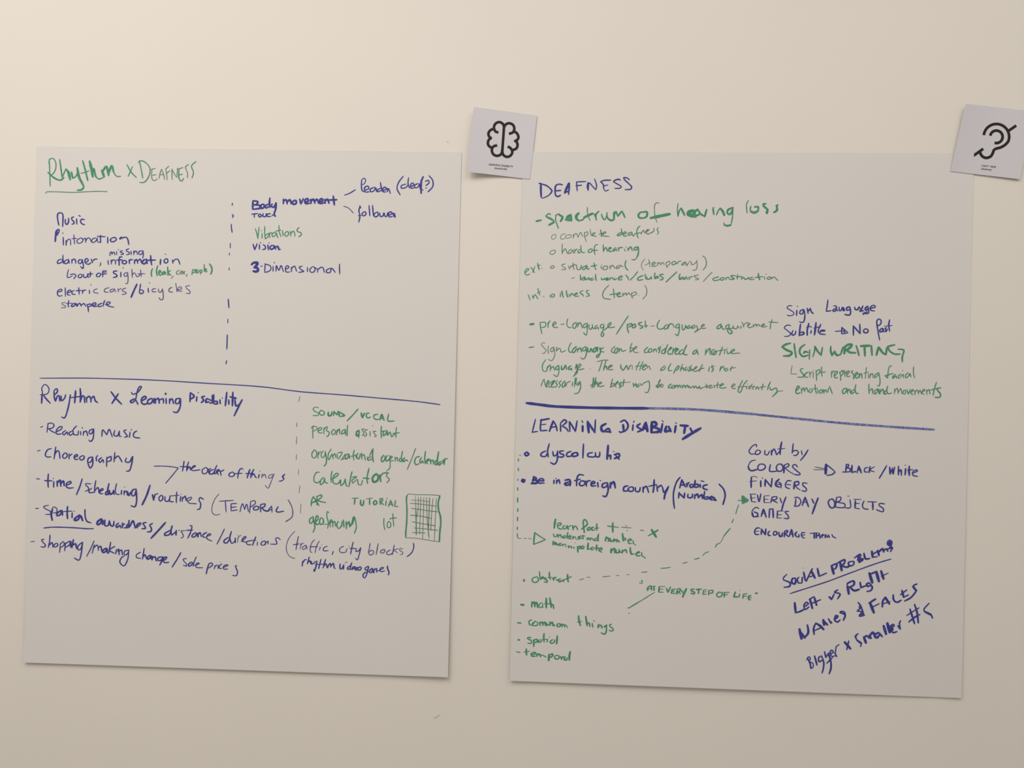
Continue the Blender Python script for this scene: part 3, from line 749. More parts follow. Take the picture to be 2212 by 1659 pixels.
w30 1060,1065 1015,1110 1020,1170 1070,1160 1090,1100 1060,1065;w26 1110,1080 1120,1170;w20 1110,1110 1150,1060 1225,1050;w16 1225,1050 1195,1090 1235,1140 1200,1185
@ 640 1040 980 1190
= written_line|green|24|green handwritten capitals AR
w22 210,345 215,270 240,210 ;240,210 270,260 320,340;w26 215,300 300,270;w22 290,220 290,330;280,215 350,190 350,225 290,265;300,265 350,285 415,297
= written_line|green|22|green handwritten capitals TUTORIAL
w17 780,238 875,232;w24 825,240 815,320;w26 905,260 905,320 935,335 950,265;w15 980,245 1075,232;w24 1030,245 1030,325;w24 1110,265 1085,295 1095,325 1125,315 1130,285 1110,265;1175,245 1180,325;1175,245 1210,240 1205,275 1180,285;1185,290 1225,325
w20 1265,265 1255,340;w13 1275,230 1272,250;w22 1295,350 1325,270;w24 1325,265 1355,345;w16 1305,325 1345,320;w20 1395,265 1385,345 1430,350
= written_line|green|20|green handwritten word geofencing
w22 220,500 185,540 195,590 235,560 235,500;235,490 255,590 260,650 235,715;270,570 310,520 295,480 275,510 275,590 300,605 330,580;345,510 325,560 345,605 380,580 375,525 345,510
w18 460,440 435,425 430,490 450,580 440,660;w14 385,603 460,600;w20 475,590 505,550 485,540 470,580 480,640;510,560 515,640;515,590 540,560 555,630;590,560 570,600 580,650 610,655 640,610;640,560 640,630;w22 660,540 670,640
700,560 705,665;705,610 735,570 750,640;740,560 760,625 785,570 800,500;w26 815,495 785,600 ;w18 820,500 840,600 840,660 815,730
= written_line|green|18|green handwritten word IoT
1232,515 1230,600 1245,680;1295,560 1275,610 1290,650 1325,635 1325,580 1295,560;1355,450 1362,540 1370,630;1310,530 1350,515 1412,512
= grid_drawing|green|14|green drawn box filled with a grid of crossing lines
w24 1562,190 1548,240 1555,400 1552,560 1540,700 1538,790;w13 1562,190 1580,178 1700,185 1900,188 2025,200;w26 2018,200 1995,300 2000,400 2025,490 2030,600 2018,700 2010,845;w12 1535,790 1700,800 1850,825 2020,850
w10 1615,262 1750,268 1880,290;w12 1600,307 1780,322 1965,348;w14 1620,378 1780,400 1990,428;1600,473 1750,487 1905,520;1625,565 1780,595 1955,622;w13 1655,652 1800,665 1990,687;w15 1628,718 1810,722
w9 1675,205 1680,460;w18 1680,390 1685,600 1687,750;w10 1716,215 1710,400 1695,500;1752,215 1740,480 1732,740;1792,220 1785,500 1775,805;1830,220 1832,400 1845,600 1868,800;w14 1873,225 1865,450 1855,690 1862,770;w10 1920,235 1900,480 1890,690;1968,235 1955,500 1940,830
"""
handwriting(WRITING_L, sheet_l, chart)

# ------------------------------------------------------------------ handwriting on the right sheet
WRITING_R = """
@ 1150 370 1450 500
= heading_line|blue|26|blue handwritten capitals heading the upper half, about deafness
w30 105,195 140,190;w36 135,205 135,300 140,400;w28 130,200 220,225 290,280 310,320 270,375;w22 310,320 270,375 210,410 160,425 135,410
w30 480,215 430,205 375,225 362,300 370,380 410,400 450,380;370,310 455,305
w40 515,345 545,270 580,190;w30 590,185 585,270 575,370;510,340 580,315
w24 700,168 855,162;705,165 708,240 715,310;690,232 785,220
w26 885,180 875,250 890,305;w22 890,300 895,220 905,180 960,240 1010,295;1010,295 1022,220 990,120
w26 1250,140 1150,142 1085,165;1085,165 1130,210 1135,270;w20 1130,232 1205,218;1135,270 1160,312 1215,295
w28 1400,140 1370,125 1310,145 1290,165;w22 1290,165 1350,200 1415,240 1390,268 1310,270
w24 1545,135 1510,105 1455,100 1475,140 1530,190 1580,245 1560,285 1475,290
= list_line|green|36|bold green handwritten line spectrum of hearing loss
w40 62,795 140,778;w26 290,690 260,675 220,705 215,720;w36 225,725 290,755 345,790;w44 345,810 265,855;w22 375,690 370,770 390,840 415,908;370,700 430,675;w40 430,695 480,730 450,795
w60 610,700 560,730 550,760;600,770 560,775;w40 610,690 620,790;w36 525,770 600,780
w44 740,665 705,700 700,750 740,785 ;w26 740,790 800,770 830,740;w16 875,570 880,680 920,785;w44 820,735 960,670
w30 985,680 1010,730 1018,775;w28 1010,740 1015,680 1060,635;w24 1100,680 1120,740 1150,770 1180,720 1190,655;1190,700 1200,740;w34 1195,745 1250,780 1305,765
1300,765 1300,650;w28 1300,700 1330,640 1360,715;w32 1365,710 1420,635;w28 1425,630 1455,690 1475,735
w34 1780,655 1730,650 1690,690 1700,735 1760,745 1820,720 1825,650 1780,640;w17 2020,510 1985,500 1950,530 1945,620 1955,720 1985,815;w54 1880,745 2020,715 2190,680
@ 1370 420 1700 560
= list_line|green|28|bold green handwritten line spectrum of hearing loss
w18 635,130 625,220 632,320;w26 635,305 650,240 680,195;w32 680,200 730,300
w66 860,235 800,250 790,290 860,300;w44 780,270 820,310 870,320;w40 920,215 870,260 890,325;w36 890,310 940,290;w30 930,230 960,280 1025,320;1020,320 1050,215
w26 1140,190 1152,290;w12 1160,185 1170,190;w22 1190,295 1215,240 1245,195;w36 1245,200 1280,240 1305,300
w30 1430,190 1360,220 1350,270 1390,285 1425,220;w20 1430,180 1422,330 1405,420;w34 1400,440 1350,452 1305,440;w16 1300,405 1300,440
w17 1652,85 1625,150 1635,270;w22 1690,170 1680,210 1685,245;w40 1690,245 1740,262 1795,235;w28 1795,235 1795,180 1740,180
w36 1905,135 1870,140 1870,165;w40 1870,165 1935,220;w46 1930,225 1920,270;w34 2080,150 2055,165;w36 2065,170 2065,230 2020,260
@ 1120 480 1440 660
= list_line|green|15|green handwritten list entry complete deafness
w11 545,175 500,200 495,245 535,250 560,210 545,175;w12 700,170 650,185 628,225 640,250 690,245;720,185 700,220 720,240 770,230 790,200 760,185 730,195;w14 820,175 820,240;820,210 850,170 870,175 890,230
890,220 910,175 930,150 950,200 970,205;985,150 990,220 1015,290;985,165 1030,140 1035,180 1000,215;1070,108 1085,190 1110,205;1090,190 1130,180 1145,155 1110,165 1110,200 1170,210
w22 1225,110 1235,160 1240,215;w16 1200,180 1250,160 ;1250,180 1305,155 1285,140 1255,175 1275,205 1355,210
w20 1530,150 1480,180 1480,200 1520,190 1545,165;1535,95 1545,150 1560,190;w18 1565,180 1610,160 1590,140 1565,170 1575,205 1620,200 ;1690,145 1640,165 1640,195 1680,180 1700,155;1695,160 1710,205 1740,175
1815,55 1785,80 1765,140 1775,200 1790,235;1740,170 1820,155;w16 1830,155 1830,180;1830,170 1865,120 1890,165;1900,150 1950,110 1915,115 1905,150 1930,175 1970,160;2020,85 2020,130 1965,165;w18 2090,80 2070,110 2090,150 2075,180
= list_line|green|17|green handwritten list entry hard of hearing
w14 530,415 480,435 470,470 510,480 550,450 545,420 520,420;w17 655,325 650,400 655,470;655,455 680,410 700,395 720,440 740,475;790,400 750,430 755,465 790,450 810,410 825,465;w18 840,400 840,460;845,430 875,395
930,400 890,425 895,460 935,435;930,345 935,410 950,450 990,450;1080,395 1045,420 1045,450 1085,445 1100,405 1080,395;1185,335 1145,345 1130,420 1145,485;1095,425 1185,415
w20 1265,335 1268,440;1275,420 1305,375 1330,435;1340,410 1385,385 1365,375 1345,400 1355,435 1400,430;1450,375 1415,410 1420,430 1460,400 1465,430;1485,375 1500,430;1495,400 1520,375 1555,380
1580,400 1595,430;w14 1600,365 1608,370;w20 1630,380 1640,425;1640,410 1675,365 1700,425;1785,365 1730,380 1725,410 1760,410 1790,370;w22 1790,370 1790,460 1765,530;w15 1765,530 1735,560 1690,555
= list_line|green|16|green handwritten list entry ext. situational (temporary)
w18 100,755 150,710 140,690 105,715 95,765 130,790 170,770;180,670 215,710 240,755;245,660 210,750;w22 285,610 295,660 310,710;w18 280,650 325,640 ;w13 345,680 355,690
w15 500,650 478,670 490,690 530,675 525,650 500,650;w14 700,620 650,635 660,660 705,690 690,705 640,710;745,650 760,700;765,690 790,650 ;w17 815,605 815,650 830,705;770,660 860,630;870,640 875,700 920,700 940,640
w19 1000,650 950,680 960,705 1000,690 1020,640 1030,700 1060,690 ;1130,605 1135,660 1160,710;1080,660 1170,640 ;w15 1230,650 1240,695;w12 1240,625 1248,630;w15 1290,650 1260,680 1270,705 1320,700 1330,660 1290,650;1365,645 1370,700;1370,680 1400,640 1430,670 1440,690
1500,640 1460,670 1470,690 1510,670 1520,640 1560,665;w20 1605,570 1590,640 1610,690 1635,715
@ 1370 480 1700 660
= list_line|green|14|green handwritten list entry ext. situational (temporary)
w9 155,530 115,580 105,640 135,695;w13 150,625 240,580;210,540 220,590 230,650;w17 265,615 305,595 285,575 260,600 270,640 330,625;w14 335,580 345,625;340,610 370,580 385,620;390,610 415,580 435,615
460,580 465,630 485,660;465,585 505,565 520,595 475,640;w18 570,565 545,590 555,615 600,600 600,575 570,565;w15 600,575 625,600 640,570 680,560;740,570 695,600 690,620 720,610 745,580 755,620 765,630
765,620 790,580 ;w13 800,560 830,590 825,610 870,605 900,570;905,550 912,620 895,685 845,695;w15 990,485 1030,520 1045,590 1030,650 995,690
@ 1120 480 1440 660
= list_line|green|20|green handwritten line loud venues/clubs/bars/construction
w14 790,838 840,830;w22 925,785 925,865;925,860 970,825 990,820 980,860 950,860;1000,825 1005,860 1040,840 1045,825;1050,830 1055,860;1110,830 1075,845 1080,865 1125,855;1155,775 1150,830 1165,870
1235,830 1245,855 1280,850 1285,830;1295,850 1340,840 1325,830 1300,850 1320,865 1350,855;w18 1360,825 1370,860;1370,845 1395,825 1420,860;1430,830 1440,860 1470,840;1490,845 1550,815 1530,800 1490,830 1500,860 1550,855
w20 1600,785 1640,835 1640,860;w18 1780,735 1730,800 1665,865;w20 1860,795 1800,820 1775,850 1800,865 1860,855;w24 1890,775 1905,850;w20 1920,820 1930,855 1970,835 1980,810;1985,820 1985,850;2040,755 2030,800 2040,845;2030,840 2090,825 2070,805 2035,830
2165,775 2110,785 2130,810 2160,830 2145,855 2110,860
@ 1370 480 1700 660
= list_line|green|18|green handwritten line loud venues/clubs/bars/construction
w19 620,715 550,780 460,865;w20 665,745 650,790 660,830;650,830 710,815 700,795 660,815;w18 760,785 715,815 725,830 765,805 775,830;790,790 800,830;800,810 830,785 850,790;w16 930,765 870,775 890,800 930,815 920,830 880,832
w15 1130,722 1070,780 1000,858;w18 1225,790 1150,810 1140,830 1170,845 1240,830;1280,800 1245,815 1255,838 1295,830 1300,805 1280,800;1330,800 1325,835;1330,820 1360,795 1385,830
w20 1465,770 1400,775 1420,800 1450,820 1390,830;w18 1500,755 1490,790 1495,825;1470,790 1560,785;1560,795 1550,828;1560,815 1580,795;1590,795 1600,825 1640,815 1650,795 1660,825;w16 1720,795 1680,805 1680,828 1740,825;w26 1800,740 1800,790 1820,830;w17 1745,800 1870,785
1885,790 1890,825;w15 1905,750 1915,755;1950,790 1925,805 1935,825 1975,815 1970,790 1950,790;1990,795 1995,820;1995,815 2030,790 2060,825 2085,840
@ 1120 480 1440 660
= list_line|green|18|green handwritten list entry int. illness (temp.)
w19 145,1080 175,1165;w18 205,1090 220,1140;220,1130 245,1080 270,1110 290,1145;290,985 300,1040 320,1090;280,1060 330,1035;w14 370,1105 382,1115
w18 520,1070 475,1095 480,1115 520,1115 540,1085 520,1070;w19 625,1060 625,1115;w14 625,1045 632,1050;w24 650,1025 655,1075 670,1120;715,1020 720,1075 740,1120;w18 755,1070 770,1110;770,1100 800,1060 820,1095;830,1090 880,1065 865,1055 835,1080 850,1105 900,1100
965,1020 920,1040 930,1065 960,1080 970,1105;1050,1015 1015,1025 1020,1050 1055,1080 1050,1100 1010,1105
w16 1350,940 1290,1000 1255,1080 1280,1135 1375,1150;w17 1415,990 1425,1060 1430,1130;w20 1360,1080 1480,1065;w19 1470,1090 1520,1060 1495,1050 1470,1080 1490,1110 1545,1100
w16 1555,1055 1565,1100;1565,1085 1600,1055 1610,1090;1615,1085 1645,1055 1670,1085;1690,1050 1690,1100 1705,1135;1695,1060 1740,1040 1765,1070 1700,1105;w12 1790,1095 1800,1098;w15 1885,940 1915,1000 1910,1080 1855,1150
@ 1130 660 1430 860
= list_line|green|20|green handwritten list entry pre-language/post-language aquiremet
w44 110,300 170,292;w20 270,265 280,360 300,450;275,270 340,265 365,300 345,340 290,350;395,270 400,355;w22 400,300 415,255 435,245;w21 470,315 525,285 500,260 470,300 490,345 555,345;w20 600,300 655,295
w18 710,210 695,290 720,345 770,350;w20 845,265 795,300 790,340 815,365 845,330 850,280;870,270 870,340;875,310 905,270 925,300 945,360;w19 1025,280 970,300 960,340 990,350 1025,300;1025,290 1020,400 1005,470 960,430
1050,300 1050,350 1075,380 1105,340;1105,300 1105,340 1130,375 ;1180,310 1145,340 1150,370 1190,345 1200,380;1285,295 1235,310 1235,350 1270,350 1290,310;1290,320 1270,400 1240,460 1260,495 1285,460 1265,420;1290,390 1340,350 1400,290 1385,270 1350,310 1370,350 1460,340
w20 1675,165 1590,290 1485,455;w22 1660,290 1660,360 1680,435;1670,310 1715,285 1735,310 1680,345;1780,290 1740,320 1750,355 1795,330 1780,290;1895,265 1840,280 1855,310 1905,330 1890,355 1860,360;1945,240 1950,300 1960,355;1925,325 1990,320;w17 2030,328 2090,322
@ 1410 660 1700 860
= list_line|green|22|green handwritten list entry pre-language/post-language aquiremet
w15 0,335 30,332;w22 115,238 75,310 80,370 130,390 200,360;w22 235,310 190,350 195,390 240,370 255,320;260,310 255,380;260,350 290,300 330,310 355,360;440,300 390,320 380,360 420,365 440,320;440,310 435,420 410,495 370,465
485,315 485,380 505,400 535,370 540,320;545,330 565,375;610,325 575,350 585,380 625,350 640,380;690,320 650,340 655,370 690,360 700,330;720,330 740,390 690,440;w18 690,440 760,395 800,375;800,350 850,325 835,305 800,340 815,375 875,370
w21 1130,300 1070,340 1060,380 1110,370 1130,320 1150,380 1190,390;1255,310 1205,340 1210,380 1245,370 1265,310;w22 1245,370 1235,420 1275,465 1310,440 1280,400 1245,375;w18 1265,370 1310,375 1330,330;1330,350 1340,380 1390,370 1400,330;1400,340 1430,370 ;1455,330 1455,375
w15 1465,265 1490,310;w19 1490,300 1500,360;1500,330 1530,290 1575,280;1560,330 1600,310 1590,290 1560,330 1590,365 1650,345;1655,310 1660,355;1660,340 1700,305 1710,345;1710,345 1745,310 1770,345;1790,340 1840,320 1830,300 1790,330 1810,355 1885,340
w20 1965,230 1945,300 1935,385;1910,270 2065,280
@ 1130 660 1430 860
= list_line|green|18|green handwritten list entry sign language can be considered a native
w26 95,668 170,658;w15 350,600 320,590 290,620 330,670 365,720 330,760 300,760;405,640 395,700 405,770;w18 485,660 440,690 440,730 475,730 490,670;w16 490,665 505,780 460,875 400,855;w20 535,660 530,730;w17 535,720 570,680 590,690 610,740 680,715
w20 765,590 725,680 740,740 780,740;w24 850,650 800,690 780,740 820,740 850,680;w22 870,680 865,740;875,710 910,670 930,740;w20 1005,650 950,680 950,720 990,710 1005,660;1005,660 1005,780 965,850 915,830
w26 1030,670 1030,730 1060,730 1080,680;1090,690 1100,740;1170,660 1120,700 1125,740 1160,720 1175,670;w22 1190,660 1185,730;1215,670 1240,740 ;1240,670 1225,760 1190,825 1165,810 1200,770;w20 1240,730 1290,740;1285,670 1245,690
w18 1465,650 1415,690 1410,735 1450,750;w22 1510,670 1465,700 1455,750 1490,750 1510,690;1530,680 1530,740;1535,710 1560,690 1580,730 1640,710;w20 1735,600 1710,660 1705,740;1700,670 1760,690 1700,745;w18 1760,700 1810,670 1800,650 1760,690 1770,740 1835,750
w21 1990,660 1935,710 1940,750 1990,740;2040,680 1995,710 2005,745 2045,730 2050,690;2080,690 2075,740;2080,720 2110,690 2130,740;2180,660 2150,680 2175,720 2160,750
@ 1410 660 1700 860
= list_line|green|19|green handwritten list entry sign language can be considered a native
130,670 120,720 100,790;w12 160,645 168,650;w22 215,700 150,750 155,790 200,780 220,740;250,640 210,730 195,795;260,740 310,700 290,690 250,760 265,800 320,790;340,700 325,800;340,750 380,700 400,710
360,770 420,720 400,710 370,760 380,800 430,790;500,720 440,760 440,800 490,790 510,750;w24 560,650 520,740 510,800 570,810;w20 730,720 670,760 665,800 710,780 730,740 750,810
w22 880,715 865,810;870,790 930,710 945,720 945,805;1010,720 970,750 975,810;1040,740 1000,780 1000,810 1040,790 1050,750;w24 1150,680 1120,760 1100,820;w20 1060,750 1230,720;1190,740 1180,800;w12 1225,690 1232,700;w20 1220,740 1240,795 1290,760
1280,780 1350,735 1330,720 1285,760 1310,790 1435,780
@ 1130 660 1430 860
= list_line|green|19|green handwritten line language. The written alphaset is not
w20 360,860 310,940 310,1020 340,1050 385,1035;w26 430,945 385,990 380,1030;w22 440,960 430,1040;435,1010 480,970 500,1030;565,950 525,980 520,1020 560,1010 570,960;w19 570,960 570,1050 540,1130 485,1100
w26 610,960 615,1020 650,1000 670,950;680,950 690,1020;760,960 720,990 730,1020 770,1000 770,1030;w20 850,930 830,1010 ;870,1040 800,1130;w26 855,940 860,1030 830,1080;w18 800,1130 870,1060 ;870,1010 920,950 900,930 870,980 880,1020 970,1005;w13 1060,1008 1070,1010
w16 1180,893 1270,870 1355,868;w19 1260,880 1235,960 1205,1045;1320,880 1295,960 1280,1030;w22 1285,1010 1320,960 1340,1020;w18 1360,990 1420,960 1400,945 1360,980 1370,1020 1435,1015
w22 1555,940 1555,1000;1560,980 1590,1030 1650,950;w19 1650,950 1670,1020;w17 1680,1020 1700,960 1740,950;1740,970 1735,1020;w19 1860,890 1820,960 1800,1030;1910,890 1880,960 1855,1030;w17 1780,970 1920,955;w20 1890,1000 1960,950 1930,940 1900,1000 1920,1025 1960,1000;w18 1970,950 1980,1000;1980,980 2005,965 2030,1020
@ 1410 660 1700 860
= list_line|green|21|green handwritten line language. The written alphaset is not
200,990 140,1040 135,1070 190,1050 210,1010;300,955 260,1030 265,1070 315,1070;w22 395,1010 370,1060 345,1115;390,1020 425,990 430,1020 390,1070;w20 490,965 465,1030 455,1080;460,1060 500,1020 510,1070;560,1010 530,1040 540,1070 580,1040;640,980 600,1060 580,1080
590,1010 640,1050 650,1075 ;w18 660,1050 600,1080;690,1050 730,1010 710,1010 670,1060 700,1085 760,1060;w22 820,970 790,1030 765,1085;w17 760,1050 850,1030;w20 935,1010 920,1080;w12 975,962 982,965;w22 1015,1000 965,1000 1000,1050 970,1090
w20 1125,1000 1105,1080;1110,1060 1160,1000 1180,1060;1220,1030 1190,1050 1200,1080 1240,1060 1220,1030;w22 1310,1000 1290,1040 1280,1078;w16 1270,1035 1370,1020
@ 1130 660 1430 860
= list_line|green|20|green handwritten line necessarily the best way to communicate efficiently
w18 285,1285 310,1210 335,1170;335,1170 345,1240 365,1300;w20 365,1280 410,1210 395,1195 370,1260 385,1305;w18 475,1200 420,1240 405,1290 440,1300;w20 440,1290 500,1210 490,1195 450,1260 460,1300 500,1290;545,1190 520,1230 545,1260 510,1305;610,1195 570,1230 595,1265 565,1310;w22 665,1200 625,1250 625,1300 660,1280 675,1220;w17 680,1290 700,1230 755,1205
w20 790,1220 780,1280;830,1150 825,1230 815,1295;w22 850,1150 840,1230 860,1270 ;870,1220 880,1270 905,1205;w20 910,1210 915,1300 880,1385 815,1405
w24 1120,1145 1115,1230 1095,1310;1160,1145 1140,1240 1125,1305;w18 1070,1275 1170,1210;w22 1140,1270 1180,1220 1190,1290;w18 1200,1260 1250,1230 1230,1220 1195,1260 1220,1290 1290,1275
1425,1165 1405,1240 1390,1300;1390,1300 1450,1270 1445,1240 1410,1250;w20 1470,1260 1515,1220 1500,1210 1465,1260 1480,1300;w26 1570,1220 1530,1250 1560,1280 1530,1310;w24 1610,1175 1595,1240 1590,1280;w15 1570,1230 1710,1218
w20 1750,1230 1760,1295;1760,1290 1795,1240 1800,1295;1850,1245 1815,1270 1820,1300 1860,1270;w19 1870,1240 1885,1270 1930,1230 2000,1200;w20 2005,1200 2015,1290 1985,1380 1940,1380;2180,1180 2150,1250 ;2160,1250 2115,1285 2150,1300 2190,1270
@ 1410 660 1700 860
= list_line|green|20|green handwritten line necessarily the best way to communicate efficiently
130,1220 90,1300 85,1355;w18 50,1330 150,1290;50,1330 90,1360;140,1300 130,1340 160,1340 170,1310 145,1295;w22 310,1290 265,1320 260,1355 300,1350;350,1310 310,1335 320,1360 360,1345 360,1315;370,1310 370,1355;375,1340 405,1310 415,1355;415,1340 445,1310 460,1355
480,1310 490,1360;490,1345 520,1310 540,1355;540,1350 570,1310 590,1355;w20 600,1320 620,1355 660,1330;670,1320 680,1365;685,1350 710,1325 730,1360 770,1330;775,1325 770,1365 830,1350;840,1350 870,1330;w22 880,1290 885,1360;w18 960,1310 890,1330 940,1360;980,1310 940,1340 950,1360 1000,1340
w20 1010,1310 1020,1355;1080,1260 1060,1310 1065,1360;w17 1020,1320 1110,1300;w20 1110,1330 1165,1300 1145,1285 1105,1330 1125,1360 1215,1350
w18 1300,1345 1355,1310 1340,1290 1300,1330 1320,1370 1370,1360;w20 1480,1235 1430,1330 1400,1410;1560,1230 1500,1300 1460,1400 1430,1435 1400,1400;w17 1400,1340 1560,1330;w20 1550,1330 1545,1375;w12 1560,1290 1570,1292;w18 1610,1320 1580,1350 1600,1380
1600,1365 1640,1290 ;1640,1350 1680,1330 1660,1330 1640,1360 1660,1380;w20 1700,1340 1700,1380;1705,1360 1730,1340 1750,1385;w22 1820,1290 1800,1350 1800,1390;w17 1760,1350 1860,1330;w22 1940,1255 1910,1320 1890,1385;w20 1930,1340 1945,1390 2030,1355;w22 2035,1355 2050,1420 1970,1500;w15 2020,1440 2060,1415 2145,1405
@ 1670 640 2050 880
= written_line|blue|20|blue handwritten words Sign Language
w16 240,120 200,118 175,145 210,170 260,205 250,235 205,245 175,235;w22 298,175 295,240;w17 300,125 312,128;w20 385,165 345,180 335,215 370,220 385,170;390,170 400,250 380,325 330,320;w24 430,150 440,215;440,190 465,160 ;465,150 485,205;485,200 505,215
w20 690,45 680,120 668,190;668,190 730,180;760,120 795,125 795,175;790,150 750,175 770,190 800,170 815,185;830,135 835,180 860,170 870,135;w22 870,140 885,185;885,140 900,180;960,130 925,145 930,175 965,165;965,135 975,200 960,235 900,228
1025,135 1035,165 1065,165 1080,130;1085,140 1100,155;w24 1130,120 1110,165 1090,185 1140,180;w26 1190,125 1160,150 1170,175 1200,155;w18 1195,130 1200,210 1125,215;1190,195 1140,210 1135,232;w20 1215,155 1285,135 1265,112 1225,135 1230,175 1280,185
= written_line|blue|21|blue handwritten words Subtitle, arrow, No past
w17 225,370 180,362 140,395 180,430 220,470 195,500 140,505;w21 250,430 235,470 250,490 280,470 285,435;w24 345,350 335,430 330,495;335,490 385,475 380,450 345,455;450,340 430,420 430,490;w17 420,390 480,375;w22 480,430 475,465;w15 475,390 485,395;w26 540,330 530,420 520,485
w20 600,350 570,420 570,460 ;w17 510,400 600,380;w20 590,440 650,435 640,425 600,430 590,470 660,480;w16 780,440 860,435;w22 865,390 862,470;w18 865,390 940,455;862,472 940,460;w26 885,430 900,450
w22 1010,370 1010,490;1012,375 1095,470;1095,470 1090,350;w20 1165,405 1140,425 1145,455 1185,455 1195,425 1165,405;w19 1340,550 1320,440 1305,330;1310,400 1305,310 1335,285 1360,310 1350,350 1320,370
w21 1375,400 1345,420 1345,445 1375,440 1385,405 1390,445;1430,395 1410,400 1420,430 1400,445;w22 1465,295 1455,360 1465,440;w15 1400,375 1500,368;w18 1440,410 1420,450
= written_line|green|28|bold green handwritten capitals SIGN WRITING
w30 220,590 160,605 110,635;110,635 170,675 235,705 205,745 130,750;w24 265,595 275,680 290,770;w26 400,605 345,650 335,710 375,755 440,740;w30 440,705 400,695 385,715;w20 460,670 455,795
w20 500,760 520,690 525,630;w28 525,630 560,690 605,740;w22 605,740 620,640;w26 725,630 725,690 740,745;740,745 775,690;w28 775,690 800,740 850,730;w24 850,730 880,640
w36 905,640 895,720;w32 895,640 950,605 990,610 960,650 920,675;w30 920,675 970,705 1040,710;w24 1045,620 1065,680 1080,745;w36 1100,625 1215,620;w28 1150,625 1155,750;1235,620 1245,740;1325,640 1300,740;w30 1330,640 1380,710 1420,730;w26 1420,730 1440,640 1530,608
w24 1440,640 1470,690 1530,725 1600,725;1570,665 1630,670 1645,690 1625,760 1625,825
= written_line|green|14|green handwritten words script representing facial
w12 240,870 222,975;222,975 300,978;w18 380,910 350,915 345,940 385,990 370,1015 310,1015;445,950 405,975 400,1015 440,1015;w14 460,950 465,1020;465,980 490,945;505,950 505,1025;w11 507,925 513,928;w15 540,930 545,1000 548,1060;545,945 580,920 590,950 555,990;610,885 610,940 615,1005;590,960 660,950
735,940 735,1020;735,980 755,940 775,945;775,1000 810,960 795,940 770,985 780,1025 815,1020;835,950 850,1000 850,1060;840,960 875,930 880,965 850,1010;w14 895,930 905,1010;905,970 925,940;925,990 960,950 945,935 925,970 935,1010 970,1000;w16 1005,935 985,950 1015,990 1010,1040
1030,1000 1065,970 1050,955 1030,990 1045,1030 1075,1010;1080,970 1085,1025;1085,1000 1110,970 1120,1030;w14 1175,890 1165,960 1160,1035;1140,970 1200,950;1200,970 1200,1030;1225,970 1215,1030;1220,1000 1250,970 1260,1030;w16 1325,960 1280,990 1285,1025 1325,980;1330,960 1345,1060 1335,1125 1310,1120
w15 1495,880 1470,875 1450,930 1440,1030;w18 1405,1000 1510,970;1410,1000 1440,1030;1540,980 1505,1010 1510,1030 1545,1000 1555,1030;w16 1610,975 1575,1000 1580,1030 1600,1025;1600,1010 1640,980;w15 1635,980 1640,1025;w11 1625,930 1635,935;w16 1700,960 1665,990 1670,1025 1705,1000 1720,970 1735,1015;w14 1768,885 1765,960 1780,1025
= written_line|green|16|green handwritten words emotions and hand movements
w19 290,1190 330,1145 310,1130 285,1190 300,1225 340,1210;w15 355,1150 360,1225;360,1190 385,1150 395,1200;395,1190 420,1150 440,1205;470,1160 450,1190 470,1210 495,1185 480,1160;530,1110 530,1160 545,1225;500,1165 560,1155;560,1170 565,1220;600,1170 580,1200 600,1220 620,1195 600,1170;w18 630,1170 640,1220;640,1200 660,1175 680,1210 ;w14 700,1150 690,1200;w16 710,1130 745,1225
w17 915,1150 875,1180 880,1225 915,1200 925,1155;930,1160 935,1225;935,1200 960,1165 975,1220;1020,1170 985,1195 990,1225 1025,1200;1040,1110 1030,1180 1050,1220 1075,1220
w15 1205,1100 1205,1170 1210,1225;1210,1190 1245,1160 1255,1225;1310,1165 1275,1190 1280,1230 1310,1200 1320,1160 1335,1225;1345,1165 1345,1230;1350,1200 1380,1165 1390,1225;w18 1430,1180 1400,1200 1405,1230 1435,1215;1440,1130 1430,1190 1450,1225 1490,1215
w14 1530,1160 1525,1230;1530,1200 1560,1155 1575,1225;1575,1210 1605,1160 1620,1225;w16 1650,1175 1630,1210 1650,1230 1670,1200 1650,1175;1680,1170 1700,1230;1700,1230 1725,1170;1730,1210 1765,1180 1745,1175 1730,1215 1760,1235;1780,1180 1785,1240;w14 1785,1210 1815,1175 1830,1230;1830,1215 1850,1180 1865,1225
1870,1210 1910,1180 1890,1170 1870,1215 1900,1235;w15 1930,1175 1935,1235;1935,1200 1960,1170 1975,1230;w16 2055,1080 2030,1160 2012,1245;1980,1180 2050,1160;w20 2110,1150 2060,1160 2075,1190 2105,1230 2095,1268 2035,1270
@ 0 0 2212 1659
= divider_line|blue|6|broad blue dividing line, paler towards its right end
w7 1137,870.5 1165,874 1200,878 1270,880.5 1330,881.5 1400,882;w6 1395,882 1440,882.5 1520,885.5 1640,895.5;w5.5 1635,895.5 1720,904 1820,914 1920,921.5 2018,928
@ 1110 860 1640 1120
= heading_line|blue|20|blue handwritten capitals heading the lower half, about learning disability
w15 195,190 165,310;165,308 215,300;w17 250,190 240,240 240,295;w20 238,200 320,185;w13 240,240 290,235;w17 240,295 300,290;w20 320,300 355,205;w17 355,205 380,250 390,295;335,265 385,255
w17 420,230 422,300;420,225 455,195 475,215 440,245;435,250 475,275 490,300;500,210 505,300;505,215 555,300;555,300 570,205;w24 620,250 620,300;w13 612,200 622,220;w24 665,210 675,310;w20 665,210 730,310;w17 730,310 735,195
w24 830,230 790,255 795,295 825,300;w20 820,290 855,275 870,310;815,300 875,305;w24 985,240 990,290;w19 960,215 1000,200 1030,245 1010,290 960,310;950,300 965,312;w20 1075,240 1070,290;w14 1085,205 1078,220;w20 1140,230 1110,255 1150,285 1115,305
